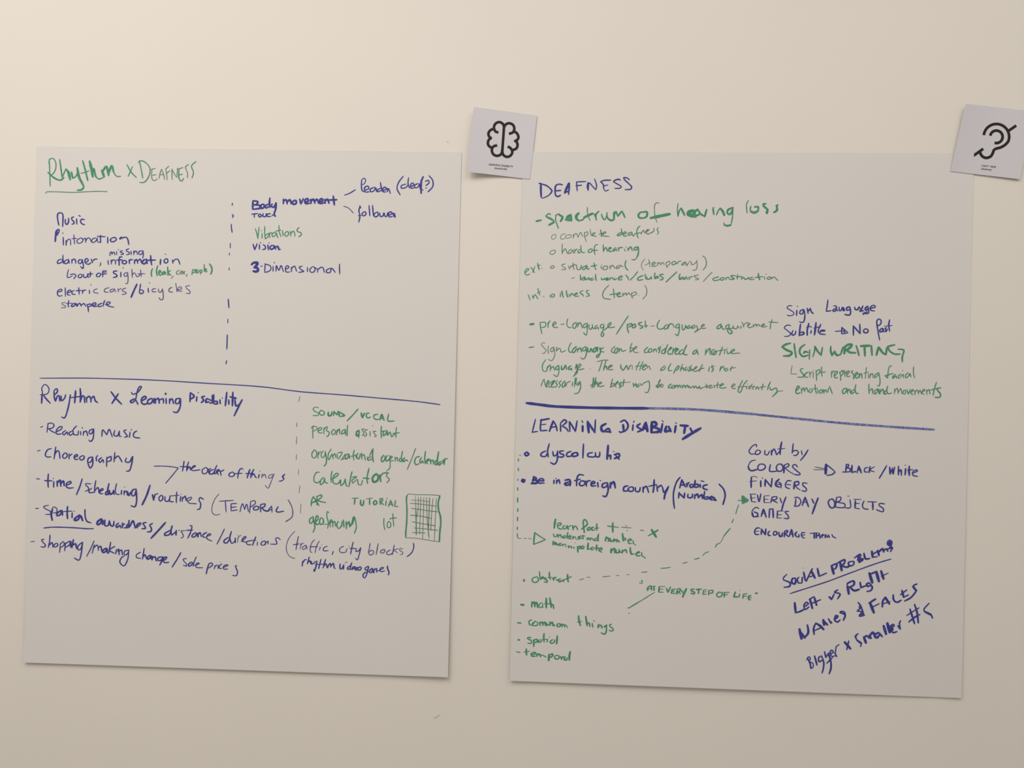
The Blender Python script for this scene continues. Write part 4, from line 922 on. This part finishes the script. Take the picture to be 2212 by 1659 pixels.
w28 1160,290 1190,220;1190,225 1205,300;1165,275 1205,270;1245,215 1240,310;w26 1240,220 1270,215 1285,240 1250,260;1250,260 1300,275 1310,300 1250,310;w22 1340,230 1325,310;w12 1335,200 1350,215;w26 1375,255 1365,300 1410,290;1395,255 1415,300;w24 1460,250 1450,310;w11 1455,220 1470,230
w28 1500,245 1570,250;1545,255 1535,315;w22 1590,270 1610,310;w27 1685,270 1600,320 1520,370
= list_line|blue|17|blue handwritten list entry dyscalculia
w20 115,490 98,500 112,520 135,505 115,485;w17 290,475 250,495 245,520 285,525 305,490;w16 320,410 305,470 310,530;350,480 360,520 385,510 395,475;w17 395,475 390,560 365,595 330,580
450,475 415,480 420,500 450,510 440,530 400,530;515,480 480,495 480,525 530,520;w20 555,490 525,505 535,525 575,515 570,490;560,490 580,505;w17 628,412 625,470 622,540;710,490 670,500 670,525 720,530 735,520;735,490 740,525 770,525 775,485
w22 850,425 845,490 840,550;w19 840,530 870,515 872,550;w12 895,480 905,482;w20 905,510 945,500 950,525 905,545;920,520 950,550
= list_line|blue|17|blue handwritten list entry Be in a foreign country (Arabic Number)
w24 82,730 72,745 90,755 98,735;w20 180,705 165,770;w22 180,710 200,720 195,735 180,735;180,740 210,745 205,765 155,770;w17 220,745 270,745 255,725 225,735 225,765 275,765;w19 362,740 360,770;w13 375,722 382,725;w18 385,740 385,770;385,760 405,735 415,770
w20 460,740 500,735 510,760 505,790;500,755 460,770 475,785 510,770;w17 630,695 590,690 570,720 565,790;545,745 600,730;605,745 590,775 610,790 640,775 635,750 605,745;650,745 655,795;655,770 670,745 690,745;695,775 730,765 720,750 700,760 700,790 740,790
w19 755,760 760,800;w12 775,740 785,745;w17 840,760 800,775 800,805 835,795 845,765;845,765 850,830 830,885 800,880;w20 870,760 870,810;870,785 900,755 915,810
w17 1030,790 995,800 990,835 1030,835;1050,800 1030,820 1045,840 1075,835 1075,805 1050,800;1095,805 1100,840 1130,840 1140,805;1165,800 1165,850;1165,820 1195,795 1215,850;w19 1265,735 1262,800 1255,850;w15 1215,795 1290,780;w17 1290,790 1295,840;1295,810 1325,785 1335,800
1340,800 1355,850 1395,795;w20 1395,795 1365,860 1355,910
w16 1500,712 1465,760 1440,850 1440,930 1448,995;w18 1495,810 1515,735;1515,735 1545,800;1500,785 1545,780;1560,765 1560,800;1560,785 1580,760;1600,775 1585,790 1600,805 1625,790 1600,775;1635,740 1630,800 1665,795 1655,775 1635,780;1680,775 1682,805;w14 1685,745 1715,752;w18 1745,780 1710,790 1710,815 1745,825
1490,850 1485,900;1490,855 1535,900;1535,900 1540,855;1570,865 1570,895 1605,895 1610,865;w20 1630,870 1630,905;1630,885 1655,865 1665,900;1670,890 1695,870 1700,905;w17 1720,840 1715,905 1755,905 1750,890 1715,895;1770,910 1795,895 1780,885 1765,905 1785,920;w20 1805,895 1820,925;1795,915 1825,920
w17 1850,775 1890,820 1905,880 1885,960
@ 0 0 2212 1659
= dash|green|3.5|short green dash at the left edge
w2 1121,983.5 1126,983.5;w3.5 1119.5,991 1119.8,996;1119.5,1011 1119.8,1017;w3 1118.5,1034 1119,1038;w3.5 1118,1053 1118.5,1059;1118,1075 1118.3,1085;1118.3,1098 1118.5,1105;1118,1117 1118,1125;1117.5,1138 1117.5,1144;w3 1117.5,1152 1118,1161;w2 1118,1162.5 1126,1163;1131,1163 1137,1163;1141,1163 1148,1164
@ 1600 940 2000 1180
= list_line|blue|20|blue handwritten words Count by
w18 190,140 185,112 140,130 100,190 125,225 180,220;200,175 175,205 185,232 225,220 235,190 200,175;290,180 288,225 320,235 345,190;w24 370,180 368,238;w20 370,205 400,165 430,235;w24 490,80 475,160 470,230;w14 440,165 530,158;w18 435,230 465,190
w20 628,100 615,215;w18 612,200 660,180 690,205 665,240 630,240;725,185 735,235 ;w20 805,175 765,240 715,300
= list_line|blue|24|blue handwritten capitals COLORS, arrow, BLACK / White
w16 180,295 120,315 90,370;w24 90,370 100,405 130,425 195,410;w20 230,345 205,375 215,415 260,415 295,385 280,350 230,345;355,350 348,430 430,430;450,345 425,380 440,425 480,430 505,395 490,350 450,345
w26 520,360 515,450;w18 515,360 565,340 575,365 530,395;w14 530,395 590,440 640,468;w18 680,380 650,350 618,370 650,410 710,460 690,475 640,468
w12 885,380 1010,400;870,412 1005,412;w36 1020,350 1015,460;w17 1015,345 1075,390 1130,440 ;w20 1130,440 1090,470 1030,480
w22 1265,350 1255,430;w18 1255,350 1290,350 1280,385 1265,390;1265,390 1305,400 1300,435 1215,440;w24 1330,360 1325,445;1325,442 1375,435;w20 1390,450 1410,370;w24 1412,370 1440,450;w14 1395,415 1440,410;w18 1520,385 1485,395 1480,435 1520,440;w22 1545,375 1535,445;w16 1600,375 1545,415 1600,440
w20 1745,362 1700,440 1655,515;w24 1780,380 1785,465;w20 1785,465 1815,390;1815,395 1820,465 1840,380;w22 1885,370 1885,475;1885,440 1915,415 1920,480;w24 1970,400 1965,475;w14 1960,358 1972,358;w26 2015,370 2010,420 2015,480;w16 1990,420 2060,410;w18 2050,455 2110,430 2095,415 2055,440 2060,480 2115,492
= list_line|blue|22|blue handwritten capitals FINGERS
w24 128,505 125,565 125,625;w12 120,500 160,492 200,505;w14 105,555 190,545;w26 240,545 240,615;w14 255,505 262,520;w24 295,530 290,610;w20 295,530 365,620;w22 375,515 365,620
w26 460,525 425,560 420,600 460,620;w20 450,560 480,580 480,630;w16 435,585 490,590 ;w18 605,545 560,545 535,580 540,620 585,640;w14 535,585 600,595;w26 645,560 635,640;w20 640,560 690,555 690,590 650,600;w16 650,600 680,635 710,652;w18 795,575 745,570 745,600 785,640 775,670 730,662
= list_line|blue|19|blue handwritten capitals EVERY DAY OBJECTS
w14 105,705 185,705;w20 120,710 130,790 ;w13 130,755 175,745;w15 130,795 185,798;w20 200,715 215,795;225,790 240,700;280,730 280,805;w13 280,725 345,722;280,765 330,765;280,805 345,805
w22 375,745 360,805;w18 370,740 430,735 425,765 375,775;375,775 440,808;470,750 490,810;w22 540,740 510,820 490,895
w20 660,760 650,850;w17 640,745 690,745 720,790 690,845 635,845;w22 735,840 770,740;770,740 810,855;w14 735,800 800,800;w20 850,760 875,815;w24 925,750 890,840 855,940
w20 1070,765 1045,800 1070,860 1110,865 1125,810 1100,765 1070,765;1145,750 1130,860;w18 1140,745 1195,740 1190,780 1145,800;1145,800 1240,820 1230,865 1130,860;1305,770 1315,850 1290,872 1245,865;w13 1275,728 1300,728
w22 1370,780 1365,870;w14 1350,765 1440,768;w14 1365,815 1420,815;w16 1365,870 1420,880;w18 1475,785 1455,830 1470,875 1525,885;w16 1515,795 1625,798;w22 1578,800 1580,890;w18 1720,822 1665,815 1655,840 1705,880 1695,915 1620,890
= list_line|blue|20|blue handwritten capitals GAMES
w17 220,880 185,862 140,900 135,960 ;w26 140,930 150,975 ;w22 160,915 205,940 190,975;150,975 215,970;w24 245,970 270,885;275,885 305,980;w14 250,935 295,935;w22 345,880 340,985;345,885 385,880;w24 385,880 390,985;w20 440,910 435,990;w14 435,905 510,905;w13 435,950 490,950;435,990 490,990;w18 575,910 530,915 565,960 570,995 515,992
= list_line|blue|20|blue handwritten capitals ENCOURAGE THEM
230,1110 190,1110 165,1150 180,1185 220,1185;w14 165,1150 220,1145;w24 250,1120 245,1185;245,1120 295,1190;300,1120 295,1190;w20 350,1145 330,1160 330,1195 360,1200;400,1150 390,1185 410,1195 435,1175 420,1150 400,1150;w24 455,1160 465,1205 490,1205 500,1165
w22 525,1150 520,1215;525,1145 560,1140 550,1165 530,1175;530,1180 570,1210;w20 580,1210 605,1125;w24 610,1130 625,1215;w16 580,1185 620,1180;w24 670,1155 650,1185 665,1210;w20 665,1210 695,1215 695,1185;w18 770,1165 735,1165 725,1195 745,1225 765,1225;w14 730,1195 770,1190
w14 825,1172 920,1165;w26 880,1175 880,1230;w24 905,1170 905,1225;905,1200 935,1195;935,1170 950,1230;w18 965,1210 990,1195 980,1185 965,1205 975,1225;w24 1010,1185 1010,1225;1010,1190 1040,1220;1045,1190 1060,1220;w18 1090,1185 1100,1210 1140,1230
@ 1100 1100 1440 1280
= arrow|green|18|green outlined triangle arrowhead beside learn fact
w26 360,325 350,400 345,495;w20 360,330 430,380 510,428;w20 340,495 420,465 510,428
= list_line|green|22|green handwritten words learn fact, then arithmetic signs
w32 650,140 640,200 632,265;w22 680,235 730,215 715,190 680,210 690,265 745,280;785,230 755,245 765,275 800,265 810,235;w28 815,230 830,285;w20 830,250 870,225;w28 890,230 900,285;900,255 930,235;w22 940,240 965,290
w24 1015,280 1095,215 1085,165 1060,145 1040,180 1055,330;1130,250 1100,270 1105,295 1135,285 1140,255;1185,250 1160,265 1165,295 1200,290;w26 1230,205 1228,295;w16 1195,270 1260,262
w30 1455,190 1455,320;w22 1380,235 1450,245;w15 1440,240 1540,255;w15 1575,252 1715,262;w14 1635,232 1655,232;1650,298 1668,298;w15 1840,293 1890,298;w34 2000,285 2065,390;w26 2090,292 2030,330;w20 2030,330 1955,372
= list_line|green|22|green handwritten words understand number
620,345 635,385 670,375 670,350;w26 690,355 690,395;690,370 720,360 735,400;w24 790,370 755,385 765,405 800,390;825,325 815,370 815,410;w22 835,395 870,385 855,370 835,385 845,415 880,410;w26 895,380 900,415;w20 900,395 920,385 945,425
w26 1005,380 970,390 985,415 965,420;w24 990,400 1030,415;1035,365 1040,415;w16 1000,375 1070,375;w17 1120,400 1095,405 1090,420 1108,424 1122,405 1128,428;1140,400 1143,438;1143,418 1160,403 1178,438;w22 1225,410 1195,420 1200,440 1240,435;w28 1255,350 1245,400 1250,445
w30 1365,390 1350,445;1370,395 1405,420 1390,450;w26 1420,410 1425,450 1460,440;1470,415 1470,455;1475,440 1505,425 1510,460;1520,430 1550,460;w28 1590,340 1600,400 1600,445;w22 1600,440 1640,425 1625,405 1605,415;1665,450 1715,435 1700,415 1670,435 1680,480 1720,480;w24 1740,440 1745,485;w18 1745,480 1780,505
= list_line|green|26|green handwritten words manipulate number
w30 620,450 615,500;620,460 650,500;650,465 680,505;w24 730,475 700,490 710,510 740,500;750,490 755,515;w18 755,500 785,490 800,530;w24 830,510 835,545;835,530 870,520;870,520 880,550;w24 905,530 915,550;w12 920,468 930,470;w30 960,525 965,600;w24 960,530 995,520 990,550 970,560;1035,510 1010,535 1020,555 1045,545 1050,520
w28 1110,475 1100,565;w22 1105,560 1145,555;1180,530 1150,545 1160,570 1185,560 ;w28 1230,500 1225,575;w16 1185,545 1260,545;w20 1260,575 1305,560 1290,540 1260,560 1265,585 1305,602
w34 1435,560 1430,610;w28 1440,575 1480,550 1480,610;w26 1500,565 1505,610 1535,605;1545,565 1545,610;1550,590 1580,610;1590,570 1590,615;1600,590 1640,570 1650,615;w30 1700,540 1705,600 1720,635;w24 1720,625 1755,630;w26 1780,625 1830,605 1815,600 1780,630 1800,655 1840,650;1860,610 1865,655;w20 1865,650 1915,688
= list_line|green|22|green handwritten list entry abstract
w34 203,990 210,1010;w22 380,950 330,970 325,1010 370,1030 410,1000 400,960 380,950;425,875 430,940 440,990;w24 440,980 480,965 470,950 445,965;520,965 490,970 530,1000 530,1025 490,1020;565,880 565,940 575,985;w16 540,960 600,955
w20 600,980 640,955;w24 620,960 625,1000;630,975 660,955;660,995 700,985 ;720,975 690,1000 710,1020 740,1000 750,1010;w22 780,985 755,1000 770,1020;w28 820,915 820,970 830,1020;w18 770,995 875,945
= dash|green|15|green dash of the rising curve
w15 985,995 1050,975;w14 1090,955 1140,957;1310,948 1360,946 1420,938;1500,933 1545,930;w12 1650,918 1690,918;w18 1860,887 1940,880
@ 1330 1040 1680 1340
= dash|green|14|green dash of the rising curve
535,1037 590,1035 655,1025;w16 800,978 855,965;w17 940,930 1000,915;w14 1040,886 1070,855 1110,838;w15 1190,788 1205,755 1245,735;w10 1245,735 1270,700 1290,655;w17 1290,655 1330,605 1372,558;1388,495 1408,450;w14 1435,388 1450,330 1472,278
= arrowhead|green|17|filled green arrowhead at the end of the rising dashes
w17 1460,228 1510,228;w40 1530,185 1530,250;w34 1530,195 1580,225;1535,250 1575,228;w30 1515,175 1518,262
= list_line|green|19|green handwritten quoted capitals AT EVERY STEP OF LIFE
w22 310,1180 318,1200;w14 280,1208 320,1220;w26 385,1265 380,1300;w22 390,1255 420,1250 430,1300;w15 370,1280 420,1278;w14 430,1255 475,1250;w24 455,1255 460,1300;w26 520,1260 515,1320;w12 520,1255 590,1255;515,1290 570,1285;w15 515,1322 570,1322
w20 605,1275 625,1325;625,1325 655,1260;w22 675,1290 665,1335;w16 670,1290 715,1285;670,1312 700,1310;668,1335 715,1335;w22 735,1290 730,1345;w18 735,1285 770,1280 765,1310 735,1315;740,1320 775,1340;785,1300 805,1330;w26 845,1280 820,1330 800,1380
w19 940,1285 905,1288 905,1305 945,1325 932,1342 898,1335;w20 960,1290 1025,1285;w22 990,1290 990,1340;w18 1048,1298 1042,1348;w15 1048,1298 1085,1293;1045,1322 1080,1316;w18 1042,1350 1080,1345;w22 1110,1310 1110,1355;w18 1105,1305 1160,1300 1155,1330 1115,1335
w19 1235,1320 1205,1350 1225,1380 1260,1370 1275,1335 1235,1320;w22 1300,1330 1295,1380;w14 1285,1325 1360,1325;1290,1355 1340,1350;w24 1430,1320 1410,1375;1410,1378 1460,1378;w20 1480,1345 1475,1380;w11 1482,1298 1490,1300;w22 1525,1350 1520,1395;w15 1525,1345 1570,1340;1520,1370 1565,1368;w20 1615,1360 1585,1375 1590,1410 1610,1410;w15 1585,1390 1620,1385;w30 1670,1335 1690,1333
@ 1100 1220 1440 1450
= connector_line|green|18|short green slanting stroke
w22 1665,608 1700,600;1690,602 1860,500;w17 1850,508 2045,385;w18 1675,680 1692,682
= list_line|green|24|green handwritten list entry math
w40 165,560 205,565;w26 320,520 315,595;w30 320,545 350,525 360,590;365,550 385,530 400,600;w20 460,530 420,560 425,600 465,590 470,545;460,595 480,600;w30 520,470 520,530 520,605;w18 490,550 600,545;w28 570,465 580,530 590,600;w24 590,570 615,560 625,615
= list_line|green|24|green handwritten list entry common things
w28 115,815 165,820;w22 320,775 280,790 285,840 320,850;w18 320,850 370,785;w20 370,795 325,825 335,855 390,850 405,820 370,795;w26 430,800 435,855;435,825 465,805 475,850;480,820 500,805 510,855;w24 525,815 530,850 560,840;570,800 575,855;w24 580,830 605,805 615,860;615,830 640,860
w22 695,825 670,840 680,870 715,860 715,835 695,825;w26 735,830 740,870;740,850 770,840 780,875;w18 780,845 800,850 820,885
w28 975,715 980,780 1000,855;w16 955,805 1020,795;w28 1075,725 1085,790 1095,855;w22 1095,830 1120,815 1135,870;w26 1165,825 1175,875;w12 1180,785 1205,795;w32 1255,840 1250,880;w24 1255,855 1290,850 1305,890;w34 1370,850 1335,870;w24 1365,850 1365,930 1340,975 1290,955;w22 1440,835 1410,845 1420,870 1460,900 1450,930 1400,922
= list_line|green|25|green handwritten list entry spatial
w36 125,1055 145,1055;w22 310,1025 270,1020 260,1040 310,1065 305,1105 260,1100;w30 345,1055 345,1145;w24 345,1060 390,1045 390,1080 350,1095;w22 440,1050 405,1075 415,1090 450,1080 460,1060;w26 490,965 485,1020 490,1085;w16 460,1050 540,1045;w24 540,1050 530,1085;w12 555,1010 572,1018;w22 610,1050 575,1080 590,1105 630,1090 635,1055;w30 675,1000 670,1060 665,1110
= list_line|green|24|green handwritten list entry temporal
w22 100,1222 155,1232;w28 240,1180 240,1230 245,1270;w16 205,1225 290,1215;w24 310,1270 370,1250 355,1230 310,1250 320,1285 370,1285;w30 390,1250 390,1285;390,1270 425,1255 440,1290;w20 430,1265 480,1275 520,1300;w34 560,1260 555,1345;w26 560,1265 610,1255 600,1290 565,1300
w22 675,1270 640,1285 645,1320 690,1320 705,1290 675,1270;w28 725,1290 735,1330;735,1310 770,1290;w24 790,1295 770,1330 800,1340 820,1310;w30 858,1220 845,1280 845,1340
@ 1670 1160 2040 1460
= heading_line|blue|26|blue handwritten slanting capitals SOCIAL PROBLEMS
w20 165,445 125,485 125,515;w24 130,515 200,545 195,590 130,600;w26 265,490 230,500 225,545 260,560 270,520 265,490;w22 310,480 290,500 300,545 345,550 ;w24 345,545 350,480;w26 365,420 385,520;w12 355,370 362,372;w22 395,530 430,455 470,375;w30 455,400 500,490;w18 420,480 490,460;w26 530,375 550,470;w22 550,470 640,430
w34 700,350 725,440;w24 690,345 760,320 750,370 715,390;w34 800,300 820,400;w24 770,310 855,270 845,320 800,345;w28 820,345 880,360 920,340;w22 940,290 900,305 915,345 960,330 965,295 940,290;w32 1015,220 1030,300;w22 970,250 1040,205 1040,240 1010,260;w34 1010,275 1070,265 1030,300
w26 1085,195 1105,260 1155,255;w34 1180,170 1190,240;w22 1190,205 1250,170 ;1195,240 1245,235;w32 1250,160 1265,220;w28 1260,180 1310,140 1320,180;w26 1320,180 1330,155 1360,140;1360,140 1370,170;w40 1395,60 1380,95;w26 1388,35 1415,55 1405,100 1368,85 1375,45;w38 1395,100 1420,140;w24 1365,145 1425,125 1402,175
= underline|blue|18
203,676 320,638 640,535 880,445 1150,345 1300,295 1410,263
= list_line|blue|26|blue handwritten slanting words Left vs Right
w30 258,785 270,905;w26 265,905 320,890 370,865;w22 370,835 420,800 400,780 370,810 380,865 430,835;w30 440,740 470,855;w22 430,750 480,715;445,800 570,748;w28 490,715 520,815;w30 670,715 700,745;w22 700,745 730,680;w22 775,630 735,660 800,680 770,740
w38 890,590 905,680;w26 885,570 895,550 960,525 965,570 910,600;w30 920,600 970,640 1030,625;w28 1040,540 1050,605;w24 1050,605 1110,580;w26 1150,545 1120,560 1130,590 1160,580;w24 1150,550 1185,600 1165,640 1120,650;w38 1150,430 1185,545;w28 1170,440 1240,410;w40 1235,420 1265,530;w34 1290,405 1320,500;w15 1290,470 1378,430
= list_line|blue|28|blue handwritten slanting words Names & FACES
w40 315,1100 340,1215;w34 320,1130 380,1205;w28 380,1200 420,1140 410,1050;w26 490,1165 485,1090 510,1030;w32 510,1030 560,1060 605,1105;w20 490,1120 580,1080;w38 600,990 610,1050;w30 600,1000 650,1050;w24 660,975 690,1030;w26 700,1030 690,1010;w36 750,940 735,990;w24 740,985 775,950 765,935;735,1000 770,1015 800,990;w24 840,885 800,900 860,930 840,995;w34 850,900 860,930
w26 1030,830 1040,850;w22 1015,780 1050,830 1085,935;w24 1012,875 1045,850;1030,930 1070,922;w20 1000,885 1060,895 1030,945 1095,935;w36 1160,790 1205,905;w28 1145,790 1225,740;w18 1180,840 1270,795
w26 1305,835 1310,770 1340,720;w34 1340,720 1390,800;w20 1310,800 1400,770;w26 1435,690 1440,750 1480,780 1530,755;w30 1540,640 1560,720;w22 1520,690 1600,630;1560,720 1620,690;w24 1720,560 1680,580 1690,620 ;w34 1670,590 1710,640;w24 1715,640 1650,720 1570,765
= list_line|blue|26|blue handwritten slanting words Bigger x Smaller, number sign, S
w22 410,1440 440,1510 455,1575;w18 400,1470 425,1430 445,1450 430,1490;430,1490 475,1510 475,1560 440,1560;w24 495,1420 525,1530;w22 580,1420 545,1440 550,1490 590,1470;w22 580,1420 605,1500 600,1570 585,1625;w24 615,1370 630,1440;w20 630,1440 665,1385;w24 660,1390 690,1490 690,1570 670,1635;w20 640,1510 710,1440
680,1400 720,1375 700,1350 680,1380 700,1425 740,1420;w22 735,1380 760,1430;w18 745,1380 755,1310 790,1285;w36 855,1255 925,1335;w22 905,1240 880,1345;w24 1015,1155 985,1185 1000,1230;w32 1005,1235 1055,1270;w20 1055,1270 1045,1310;w34 1085,1195 1110,1265;w26 1085,1200 1120,1180 1150,1210;w30 1150,1170 1170,1210
w30 1160,1170 1195,1140 1220,1200;w28 1260,1140 1215,1170 1240,1205 1270,1170;1270,1150 1305,1190;w38 1320,1060 1350,1160;w42 1365,1030 1395,1140;w34 1420,1080 1430,1110;w24 1410,1090 1445,1060 1430,1045 1400,1080 1430,1140 1480,1130;w28 1490,1060 1520,1100;w22 1520,1100 1510,1030 1525,1000
w26 1635,860 1660,940 1690,1035;1690,805 1720,900 1735,1025;w18 1595,940 1670,890 1745,845;w24 1620,1015 1690,960 1755,925;w20 1865,790 1810,850 1800,885;w32 1810,890 1890,930;w24 1890,930 1905,970
"""
handwriting(WRITING_R, sheet_r, chart2)
